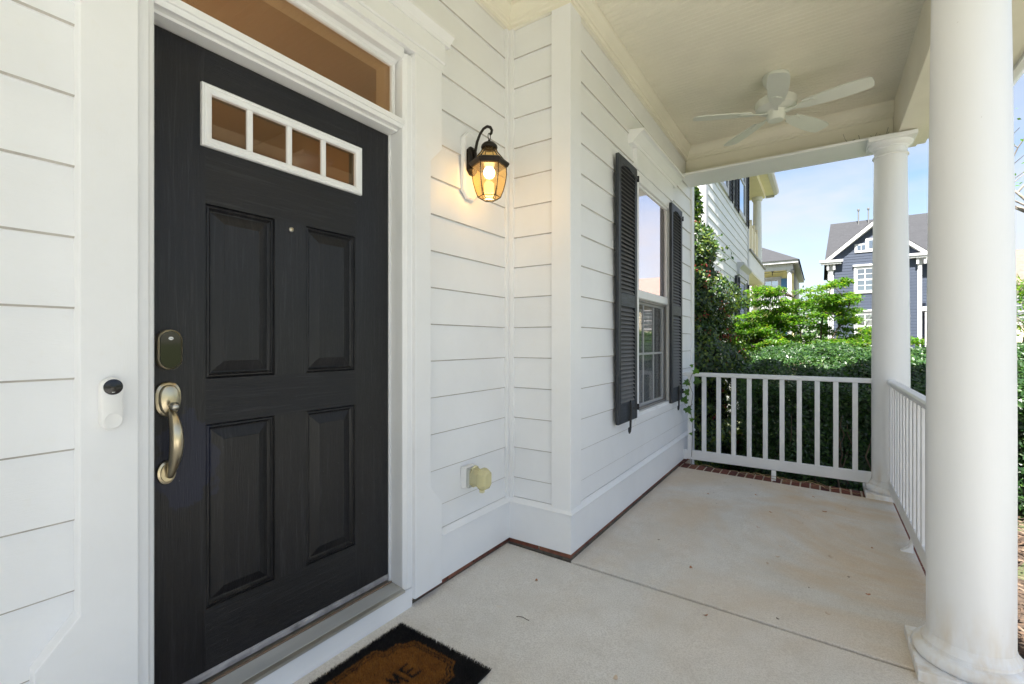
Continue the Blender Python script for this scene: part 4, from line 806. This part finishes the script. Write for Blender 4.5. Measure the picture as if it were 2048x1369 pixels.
def maple():
    bx, by, bz = -.20, 11.0, -.45
    t = thing('maple_tree', (bx, by, bz), 'small spreading maple with layered lime green leaves behind the hedge', 'maple tree')
    random.seed(12); br = MB(); pads = []
    # rounded masses of the crown: centre x, z and half sizes in metres
    lobes = [(-.92, 1.55, .50, .72), (-.80, 1.9, .35, .42), (.08, 1.75, .46, .74), (.16, 2.1, .34, .36), (-.45, 1.12, .80, .30), (.84, 1.25, .42, .20), (-1.30, 1.38, .34, .38), (.30, 1.05, .60, .22)]
    while len(pads) < 250:
        cx, cz, rx, rz_ = random.choice(lobes); a = random.uniform(0, 6.28); q = math.sqrt(random.random()); x = cx+rx*q*math.cos(a); z = cz+rz_*q*math.sin(a)
        pads.append((x, by+random.gauss(0, .45)-.1*abs(x), z))
    stems = []
    for tx, tz, ty in ((-.95, 1.95, .1), (-.45, 2.1, -.2), (.15, 2.30, .1), (.42, 1.9, -.3), (1.05, 1.28, .1), (-1.35, 1.35, -.1)):
        p = [Vector((bx+random.uniform(-.05, .05), by+random.uniform(-.05, .05), bz-.03))]; n = 9
        for i in range(1, n+1):
            f = i/n; p.append(Vector((bx+(tx-bx)*f**1.25+random.gauss(0, .025), by+ty*f+random.gauss(0, .03), bz+(tz-bz)*f**.85+random.gauss(0, .015))))
        br.tube(p, [.034*(1-.8*i/n) for i in range(n+1)], 6, cap=False); stems += p[3:]
    P = []; Nn = []
    for (x, y, z) in pads:
        c_ = Vector((x, y, z)); st = min(stems, key=lambda q: (q-c_).length+(.6 if q.z > z else 0)); mid = (st+c_)/2+Vector((0, 0, .05))
        br.tube([st, mid, c_], [.010, .007, .003], 4, cap=False)
        r = random.uniform(.12, .23); tilt = Vector((random.gauss(0, .16), random.gauss(0, .16)))
        for k in range(175):
            a = random.uniform(0, 6.28); q = math.sqrt(random.random())*r; dx, dy = q*math.cos(a), q*math.sin(a); P.append((x+dx*1.25, y+dy, z+dx*tilt.x+dy*tilt.y-q*q*1.2+random.gauss(0, .018))); Nn.append((random.gauss(0, .25)-.3*tilt.x, random.gauss(0, .25), 1))
    br.build('trunk', BARK, t, smooth=True)
    leaves('crown', np.array(P), np.array(Nn), .072, MAPLE, t, [.40, .26, .24, .10], .40, .15, droop=.8)
maple()
def young_tree(bx, by, h, label, name='young_tree', seed=5, dens=1.0, mats=None, size=.07):
    random.seed(seed); t = thing(name, (bx, by, -.45), label, 'tree'); br = MB(); P = []; tw = []
    def grow(p, d, l, r, lev):
        pts = [p]; rad = [r]
        for i in range(5):
            d = (d+Vector((random.gauss(0, .10), random.gauss(0, .10), random.gauss(0, .06)))).normalized(); pts.append(pts[-1]+d*l/5); rad.append(r*(1-.5*(i+1)/5))
            if lev >= 2: P.extend(pts[-1]+Vector((random.gauss(0, .14), random.gauss(0, .14), random.gauss(0, .10))) for _ in range(int(3*dens+random.random())))
        br.tube(pts, rad, 7 if lev == 0 else 5, cap=False)
        if lev < 3:
            for k in range(6 if lev == 0 else 4):
                q = pts[random.randint(2 if lev else 2, 5)]; a = random.uniform(0, 6.28); grow(q, (d*.6+Vector((math.cos(a), math.sin(a), random.uniform(.1, .7)))).normalized(), l*random.uniform(.42, .6), r*.5, lev+1)
    grow(Vector((bx, by, -.5)), Vector((.02, .01, 1)), h*.62, .035*h/3, 0)
    br.build('trunk', BARKP, t, smooth=True); P = np.array([tuple(p) for p in P]); leaves('crown', P, np.tile((0, 0, 1.), (len(P), 1)), size, mats or MAPLE, t, [.4, .3, .2, .1], .5)
young_tree(3.35, 13.4, 3.4, 'slender young street tree with pale bark on the lawn', seed=9, dens=2.2)
young_tree(3.55, 11.6, 6.6, 'tall tree with sparse spring leaves overhanging the front lawn', 'lawn_tree', 14, .25, size=.07)

# ------------------------------------------------------------------ houses beyond
def win_y(h, x, z0, wd, ht, Y, cols=3, trim=.13, cap=True, rows=2, sash=2, pm=None):
    """window in a wall facing -y"""
    b = MB(); b.box(x-wd/2-trim, x-wd/2, Y-.06, Y+.02, z0-trim, z0+ht+trim); b.box(x+wd/2, x+wd/2+trim, Y-.06, Y+.02, z0-trim, z0+ht+trim); b.box(x-wd/2, x+wd/2, Y-.06, Y+.02, z0-trim, z0); b.box(x-wd/2, x+wd/2, Y-.06, Y+.02, z0+ht, z0+ht+trim)
    if cap: b.box(x-wd/2-trim-.06, x+wd/2+trim+.06, Y-.13, Y+.02, z0+ht+trim+.001, z0+ht+trim+.11)
    sh_ = ht/sash; m = .028
    for s_ in range(sash): 
        za = z0+s_*sh_; b.box(x-wd/2, x+wd/2, Y-.045, Y+.01, za, za+.05); b.box(x-wd/2, x+wd/2, Y-.045, Y+.01, za+sh_-.05, za+sh_-.0005)
        for c_ in range(cols+1): xx = x-wd/2+wd*c_/cols; xx = min(max(xx, x-wd/2+m), x+wd/2-m); b.box(xx-m*.8, xx+m*.8, Y-.040, Y+.005, za+.05, za+sh_-.05)
        for r_ in range(1, rows): zz = za+sh_*r_/rows; b.box(x-wd/2, x+wd/2, Y-.038, Y+.004, zz-m*.7, zz+m*.7)
    wn = b.build('window', WHITEF, h)
    for s_ in range(sash):
        for c_ in range(cols):
            for r_ in range(rows):
                xa = x-wd/2+wd*c_/cols; za = z0+s_*sh_+sh_*r_/rows; p = MB(); p.box(xa+.004, xa+wd/cols-.004, Y-.02, Y-.012, za+.004, za+sh_/rows-.004); p.build('pane', FARGL, wn)
    return wn
def lap_far(x0, x1, z0, z1, Y, ex=.18):
    b = MB(); z = z0
    while z < z1-1e-6: zt_ = min(z+ex, z1); b.add([(x0, Y-.012, z), (x1, Y-.012, z), (x1, Y, zt_), (x0, Y, zt_), (x0, Y, z), (x1, Y, z)], [(0, 1, 2, 3), (0, 4, 5, 1)]); z += ex
    return b
YB = 36.0
bh = thing('blue_house', (2.8, YB, -.45), 'slate blue house with white trimmed front gable and grey roof', 'house')
gx0, gx1, ez, az = .52, 4.86, 6.55, 8.45; gm = (gx0+gx1)/2
b = lap_far(gx0, gx1, .82, ez, YB); z = ez
while z < az-.1: f = (z-ez)/(az-ez); f2 = min(1, (z+.18-ez)/(az-ez)); b.add([(gx0+(gm-gx0)*f, YB-.012, z), (gx1-(gx1-gm)*f, YB-.012, z), (gx1-(gx1-gm)*f2, YB, z+.18), (gx0+(gm-gx0)*f2, YB, z+.18)], [(0, 1, 2, 3)]); z += .18
b.box(gx0, gx1, YB+.001, YB+5, .8, ez); b.build('gable_wall', BLUE, bh, recalc=False)
b = lap_far(gx1, 7.2, .82, 6.3, YB+1.6); b.box(gx1, 7.2, YB+1.601, YB+9, .8, 6.3); b.box(gx0+.01, gx1, YB+5, YB+9, .8, 6.3); b.build('main_wall', BLUE, bh, recalc=False)
for x0 in (gx0-.06, gx1-.14): b = MB(); b.box(x0, x0+.20, YB-.04, YB+.1, .82, 6.42); b.build('corner_board', WHITEF, bh)
b = MB(); b.box(gx0-.06, gx1+.06, YB-.05, YB+.05, .62, .82); b.box(gx1+.06, 7.2, YB+1.55, YB+1.65, .62, .82); b.build('skirt_board', WHITEF, bh)
b = MB(); b.box(gx0-.02, gx1+.02, YB-.02, YB+6, -.6, .62); b.box(gx1+.02, 7.2, YB+1.58, YB+6, -.6, .62); b.build('brick_foundation', M('far_brick', (.24, .095, .055), .9, .35, 6, .3, 20), bh)
def rake(xa, za, xb, zb, wdt, y_a, y_b):
    d = Vector((xb-xa, zb-za)).normalized(); nn = Vector((d.y, -d.x))*(1 if d.x > 0 else -1); P = [(xa, za), (xb, zb), (xb+nn.x*wdt*0, zb-wdt*1.3), (xa, za-wdt*1.3)]; return MB().prism(P, 'y', y_a, y_b)
ov = .28; sl = (az-ez)/(gm-gx0)
for s_, xe in ((1, gx0-ov), (-1, gx1+ov)): rake(xe, ez-ov*sl+.18, gm, az+.18, .20, YB-.32, YB-.22).build('rake_board', WHITEF, bh)
for s_, xe in ((1, gx0-ov), (-1, gx1+ov)): rake(xe+s_*.12, ez-ov*sl+.06+.12*sl, gm, az-.02, .10, YB-.10, YB-.02).build('rake_trim', WHITEF, bh)
rz = 9.9; b = MB()
b.add([(gx0-ov, YB-.34, ez-ov*sl+.2), (gm, YB-.34, az+.22), (gx1+ov, YB-.34, ez-ov*sl+.2), (gx0-ov, YB+4.4, ez-ov*sl+.2), (gm, YB+4.4, az+.22), (gx1+ov, YB+4.4, ez-ov*sl+.2)], [(0, 1, 4, 3), (1, 2, 5, 4)])
b.add([(gx0-.35, YB+1.0, 6.42), (7.5, YB+1.0, 6.42), (7.5, YB+5.4, rz), (gx0+.05, YB+5.4, rz), (gx0-.35, YB+10, 6.3), (7.5, YB+10, 6.3)], [(0, 1, 2, 3), (3, 2, 5, 4), (0, 3, 4)])
rf = b.build('roof', ROOF, bh, recalc=False)
for xx in (2.20, 2.76): b = MB(); b.lathe([(.04, rz-.6), (.04, rz+.62), (.075, rz+.64), (.075, rz+.76), (.03, rz+.78)], (xx, YB+5.0, 0), 10); b.build('vent_pipe', M('vent_grey', (.16, .16, .16), .6, .1, 5), rf)
for x0, x1 in ((gx0-.62, gx0+.62), (gx1-.62, gx1+.66)):
    b = MB(); b.box(x0, x1, YB-.36, YB-.012, 6.28, 6.42); b.box(x0+.08, x1-.08, YB-.30, YB-.012, 6.16, 6.279); b.build('eave_return', WHITEF, bh)
    for q in (.32, .58): b = MB(); xx = x0+q*(x1-x0); b.box(xx, xx+.12, YB-.22, YB-.012, 5.80, 6.159); b.build('bracket', WHITEF, bh)
b = MB(); b.box(gx1, 7.2, YB+1.0, YB+1.18, 6.18, 6.42); b.box(gx1, 7.2, YB+1.2, YB+1.6, 6.0, 6.179); b.build('eave', WHITEF, bh)
b = MB(); b.tube([(gx0-.17, YB-.1, 6.1), (gx0-.13, YB-.05, 5.8), (gx0-.13, YB-.05, -.4)], .045, 6); b.build('downspout', WHITEF, bh)
win_y(bh, gm-.22, 4.37, 1.28, 1.42, YB); win_y(bh, gm-.22, 1.42, 1.28, 1.55, YB)
b = MB(); b.box(gm-.95, gm+.95, YB-.05, YB+.01, 6.78, 7.32); b.box(gm-.42, gm+.42, YB-.05, YB+.01, 7.321, 7.62); b.build('attic_panel', WHITEF, bh)
for xx, zz, ww_, hh_ in ((gm-.62, 6.93, .44, .30), (gm+.62, 6.93, .44, .30), (gm, 6.98, .52, .50)):
    for q in (-1, 1): p = MB(); p.box(xx+q*ww_/4-ww_/4+.02, xx+q*ww_/4+ww_/4-.02, YB-.058, YB-.051, zz, zz+hh_); p.build('attic_pane', FARGL, bh)
# its side porch bay
b = MB(); b.box(gx1+.1, 7.2, YB+.1, YB+1.6, 3.05, 3.30); b.build('porch_roof_band', WHITEF, bh)
b = MB(); b.box(gx1+.02, 7.2, YB+.12, YB+1.6, .55, .80); b.build('porch_deck', WHITEF, bh)
for xx in (gx1+.35, gx1+2.2): b = MB(); b.box(xx-.13, xx+.13, YB+.15, YB+.41, .80, 3.05); b.build('porch_post', WHITEF, bh)
b = MB(); b.box(gx1+.5, gx1+1.5, YB+1.55, YB+1.60, .82, 2.8); b.build('doorway', M('dark_doorway', (.03, .03, .035), .4, .2, 5), bh)
for i in range(7): b = MB(); b.box(gx1+.52+i*.15, gx1+.55+i*.15, YB+.25, YB+.29, .80, 1.62); b.build('porch_baluster', WHITEF, bh)
b = MB(); b.box(gx1+.48, gx1+2.47, YB+.23, YB+.31, 1.621, 1.70); b.build('porch_rail', WHITEF, bh)
g = MB(); g.add([(-3, YB-3.5, -.45), (16, YB-3.5, -.45), (16, YB-.1, .22), (-3, YB-.1, .22), (16, YB+2, .22), (-3, YB+2, .22)], [(0, 1, 2, 3), (3, 2, 4, 5)]); o = g.build('foundation_bed', MULCH, recalc=False); o['kind'] = 'structure'
def shrub(x, y, r, h, mats, prob, label, n=1500, size=.12):
    t = thing('shrub', (x, y, -.45), label, 'shrub'); a = rng.uniform(0, 2*np.pi, n); q = rng.uniform(0, 1, n); ph_ = np.arccos(q); k = (1+.2*np.sin(3*a+2*ph_)+.12*np.sin(7*a))*(1-np.abs(rng.normal(0, .18, n)))
    P = np.stack([x+r*k*np.sin(ph_)*np.cos(a), y+r*k*np.sin(ph_)*np.sin(a), -.45+h*k*np.cos(ph_)], 1); leaves('foliage', P, np.stack([np.cos(a)*np.sin(ph_), np.sin(a)*np.sin(ph_), q+.2], 1), size, mats, t, prob, .5)
    b = MB(); [b.tube([(x, y, -.48), (x+r*.4*math.cos(c_), y+r*.4*math.sin(c_), -.45+h*.6)], [.03, .01], 5) for c_ in (0, 2, 4)]; b.build('stems', BARK, t)
LANT = [leafm('gold_flower_0', (.42, .30, .06), .6, .3), leafm('gold_flower_1', (.30, .26, .08), .6, .3), leafm('gold_leaf_0', (.09, .13, .03), .5, .3), leafm('gold_leaf_1', (.5, .42, .16), .5, .3)]
shrub(4.35, 30.6, 1.0, .40, LANT, [.4, .2, .1, .3], 'low golden flowering shrub in front of the blue house', 1800, .10)
shrub(6.7, 31.5, 1.0, .5, LANT, [.2, .2, .4, .2], 'low yellowish shrub by the blue house side porch', 1600, .10)

YY = 38.0
yh = thing('yellow_house', (-4.5, YY, -.45), 'pale yellow house with double porch and blue shutters', 'house')
yx1 = -1.45; ze = 6.95
b = lap_far(-10, yx1-.25, .5, ze-.3, YY+2.4); b.box(-10, yx1-.25, YY+2.401, YY+12, .5, ze-.3); b.build('wall', YELLOW, yh, recalc=False)
b = MB(); z = .5; 
while z < ze-.35: b.add([(yx1-.238, YY+2.4, z), (yx1-.238, YY+13, z), (yx1-.25, YY+13, z+.18), (yx1-.25, YY+2.4, z+.18)], [(0, 1, 2, 3)]); z += .18
b.build('side_siding', M('pale_side_paint', (.80, .76, .62), .6, .04, 3), yh, recalc=False)
b = MB(); b.box(-10, yx1-.2, YY, YY+.3, ze-.62, ze-.2); b.box(yx1-.5, yx1-.2, YY+.301, YY+2.39, ze-.62, ze-.2); b.build('porch_beam', WHITEF, yh)
b = MB(); b.box(-10.3, yx1+.12, YY-.32, YY+13, ze-.199, ze); b.build('eave', WHITEF, yh)
for i in range(24): b = MB(); xx = yx1-.35-i*.18; b.box(xx, xx+.09, YY-.08, YY-.001, ze-.34, ze-.21); b.build('dentil', WHITEF, yh)
b = MB(); b.add([(-10.5, YY-.4, ze+.001), (yx1+.2, YY-.4, ze+.001), (yx1+.2, YY+13, ze+.001), (-10.5, YY+13, ze+.001), (-6.0, YY+5.5, ze+3.0), (-6.0, YY+8, ze+3.0)], [(0, 1, 4), (1, 2, 5, 4), (2, 3, 5), (3, 0, 4, 5)]); b.build('roof', ROOF, yh, recalc=False)
b = MB(); b.box(-10, yx1-.2, YY, YY+2.39, 3.55, 3.95); b.box(-10, yx1-.2, YY, YY+2.39, .2, .5); b.build('balcony_deck', WHITEF, yh)
for xx in (yx1-.42, -4.4, -7.2):
    for z0, z1 in ((3.95, ze-.62), (.5, 3.55)): b = MB(); b.lathe([(.20, 0), (.20, .1), (.155, .12), (.14, (z1-z0)-.15), (.19, (z1-z0)-.1), (.19, z1-z0)], (xx, YY+.18, z0), 14); b.build('column', WHITEF, yh)
for z0 in (3.95, .5):
    b = MB(); b.box(-10, yx1-.5, YY+.12, YY+.2, z0+.86, z0+.94); b.box(-10, yx1-.5, YY+.12, YY+.2, z0+.08, z0+.15); b.build('balcony_rail', WHITEF, yh)
    for i in range(22): b = MB(); xx = yx1-.62-i*.13; b.box(xx-.02, xx+.02, YY+.14, YY+.18, z0+.15, z0+.86); b.build('balcony_baluster', WHITEF, yh)
for z0 in (4.15, .75):
    win_y(yh, -3.15, z0, .95, 1.75, YY+2.4, 2, .14); 
    for xx in (-4.0, -2.3): b = MB(); b.box(xx-.22, xx+.22, YY+2.33, YY+2.399, z0-.1, z0+1.85); b.build('shutter', SHUTB, yh)
b = MB(); b.lathe([(.03, 0), (.03, .25), (.12, .28), (.12, .36)], (-3.0, YY+1.1, ze-.62-.2), 12); [b.box(-3.0+math.cos(a)*.1-.08, -3.0+math.cos(a)*.7, YY+1.1+math.sin(a)*.5-.06, YY+1.1+math.sin(a)*.5+.06, ze-.63, ze-.61) for a in (0, 3.14)]; b.build('porch_fan', M('dark_fan', (.05, .04, .03), .5, .2, 5), yh)

# the white neighbour close by
XN = -1.55
nh = thing('neighbour_house', (-3.5, 10.6, -.45), 'white clapboard neighbour house with upper porch and dark shutters', 'house')
b = MB(); b.box(-7, XN-.0145, 7.92, 13.2, -.5, 6.3); nw = b.build('wall', NEIGH, nh)
z = -.28
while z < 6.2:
    lap_x(XN, 8.03, 13.10, z).build('siding_board', [NEIGH, LAPDIRT_SHADE], nw); z += .1785
for (ya_, yb_) in ((7.90, 8.04), (13.09, 13.22)): b = MB(); b.box(XN-.05, XN+.012, ya_, yb_, -.5, 6.25); b.build('corner_board', WHITEF, nh)
def win_x(h, y, z0, wd, ht, X, shut=True):
    b = MB(); t_ = .11
    b.box(X-.02, X+.03, y-wd/2-t_, y-wd/2, z0-t_, z0+ht+t_); b.box(X-.02, X+.03, y+wd/2, y+wd/2+t_, z0-t_, z0+ht+t_); b.box(X-.02, X+.03, y-wd/2, y+wd/2, z0-t_, z0); b.box(X-.02, X+.03, y-wd/2, y+wd/2, z0+ht, z0+ht+t_); b.box(X-.02, X+.02, y-wd/2, y+wd/2, z0+ht/2-.03, z0+ht/2+.03)
    wn = b.build('window', WHITEF, h)
    for q in (0, 1): p = MB(); p.box(X-.01, X+.008, y-wd/2, y+wd/2, z0+q*(ht/2+.03), z0+ht/2-.03+q*(ht/2)); p.build('pane', FARGL, wn)
    b = MB(); b.prism([(X-.02, z0+ht+t_+.001), (X+.05, z0+ht+t_+.001), (X+.05, z0+ht+t_+.14), (X+.14, z0+ht+t_+.22), (X+.14, z0+ht+t_+.26), (X-.02, z0+ht+t_+.28)], 'y', y-wd/2-t_-.12, y+wd/2+t_+.12); b.build('window_cap', WHITEF, wn)
    for s_ in (-1, 1):
        yc = y+s_*(wd/2+t_+.24); b = MB(); b.box(X, X+.02, yc-.21, yc+.21, z0-.1, z0+ht+.05)
        for k in range(int(ht/.08)): b.prism([(X+.0205, z0+k*.08), (X+.045, z0+k*.08), (X+.0205, z0+k*.08+.07)], 'y', yc-.16, yc+.16)
        for e in (-.21, .165): b.box(X+.02, X+.05, yc+e, yc+e+.045, z0-.1, z0+ht+.05)
        b.build('shutter', SHUT, nh)
        b = MB(); b.tube([(X+.06, yc, z0-.02), (X+.065, yc+.01, z0-.12), (X+.06, yc-.03, z0-.20), (X+.06, yc-.07, z0-.16)], .012, 6); b.build('shutter_holdback', IRON, nh)
win_x(nh, 9.45, 4.22, .95, 1.55, XN); win_x(nh, 11.95, 4.22, .95, 1.55, XN); win_x(nh, 12.0, .95, .95, 1.65, XN)
# its two-level porch bay
NEIC = M('neighbour_porch_ceiling', (.80, .74, .58), .6, .04, 3)
b = MB(); b.box(-6.5, XN+.02, 13.225, 17.0, 3.08, 3.55); b.build('balcony_deck', NEIGH, nh, bevel=.01)
b = MB(); b.box(-6.5, XN+.01, 13.3, 16.95, 3.05, 3.079); b.build('porch_ceiling', NEIC, nh)
b = MB(); b.box(-6.5, XN+.06, 13.22, 17.05, 3.551, 3.60); b.build('deck_edge', SCRFR, nh)
b = MB(); b.box(-6.5, XN+.01, 13.225, 17.0, -.5, .05); b.build('porch_base', NEIGH, nh)
b = MB(); b.box(-3.2, -3.1, 13.21, 17, -.4, 6.2); b.build('porch_back_wall', CREAM, nh)
for yy in (16.72,):
    for z0, z1 in ((3.60, 5.85), (.05, 3.05)): b = MB(); b.lathe([(.17, 0), (.17, .08), (.14, .1), (.118, (z1-z0)-.14), (.155, (z1-z0)-.1), (.155, z1-z0)], (XN-.16, yy, z0), 18); b.build('column', NEIC if z0 < 1 else NEIGH, nh, auto=40)
for k in range(5):
    yy = 13.35+k*.72; b = MB(); b.box(XN-.20, XN-.12, yy, yy+.60, 3.68, 4.55); b.box(XN-.22, XN-.09, yy+.60, yy+.70, 3.60, 4.68); b.build('balcony_panel', CREAM, nh)
b = MB(); b.box(-6.5, XN+.05, 13.225, 16.95, 5.85, 6.039); b.build('porch_beam', CREAM, nh)
b = MB(); b.prism([(-7.2, 7.8), (XN+.27, 6.10), (XN+.27, 6.25), (-7.2, 8.0)], 'y', 7.6, 17.4); b.build('roof', ROOF, nh)
b = MB(); b.box(-6.5, XN+.265, 7.62, 17.38, 6.04, 6.088); b.build('eave_soffit', NEIC, nh)
b = MB(); b.prism([(XN+.271, 6.02), (XN+.36, 6.06), (XN+.40, 6.12), (XN+.40, 6.22), (XN+.271, 6.24)], 'y', 7.6, 17.45); b.box(XN+.02, XN+.27, 17.401, 17.46, 5.98, 6.26); b.build('gutter', WHITEF, nh)
b = MB(); b.tube([(XN-.5, 15.2, 3.05), (XN-.5, 15.2, 2.45)], .02, 6); b.tube([(XN-.65, 15.2, 2.7), (XN-.35, 15.2, 2.7)], .02, 6); b.build('hanging_hook', M('old_brass', (.35, .24, .10), .5, .2, 5, metallic=.6), nh)
# a cream house across the lawn, seen past the near column
ch = thing('cream_house', (11.5, 42, -.45), 'distant cream house with brown roof across the lawn', 'house')
b = lap_far(9.3, 18, .2, 4.9, 42); b.box(9.3, 18, 42.001, 50, -.5, 4.9); b.build('wall', CREAM, ch, recalc=False)
b = MB(); b.add([(8.9, 41.5, 4.8), (18.4, 41.5, 4.8), (18.4, 46, 7.6), (8.9, 46, 7.6), (8.9, 50.4, 4.8), (18.4, 50.4, 4.8)], [(0, 1, 2, 3), (3, 2, 5, 4), (0, 3, 4), (1, 5, 2)]); b.build('roof', M('brown_roof', (.16, .12, .10), .9, .2, 5, .3, 20), ch, recalc=False)
win_y(ch, 10.7, 2.4, 1.0, 1.5, 42, 2, .12)
# belt of woodland far behind
P = []; random.seed(2)
for i in range(60):
    x = -95+i*3.3+random.uniform(-1, 1); y = 95+random.uniform(-8, 12); hh = random.uniform(4.5, 8.5)
    n = 260; a = rng.uniform(0, 2*np.pi, n); q = rng.uniform(-.6, 1, n); s_ = np.sqrt(1-q*q); P.append(np.stack([x+3.2*s_*np.cos(a), y+3*s_*np.sin(a), hh*.55+hh*.45*q], 1))
P = np.concatenate(P); o = leaves('far_woodland', P, np.tile((0, -.5, .6), (len(P), 1)), .9, HEDGE, None, [.2, .4, .35, .05], .7, base=(0, 95, 0)); tag(o, 'low belt of far green woodland on the horizon', 'woodland', kind='stuff')
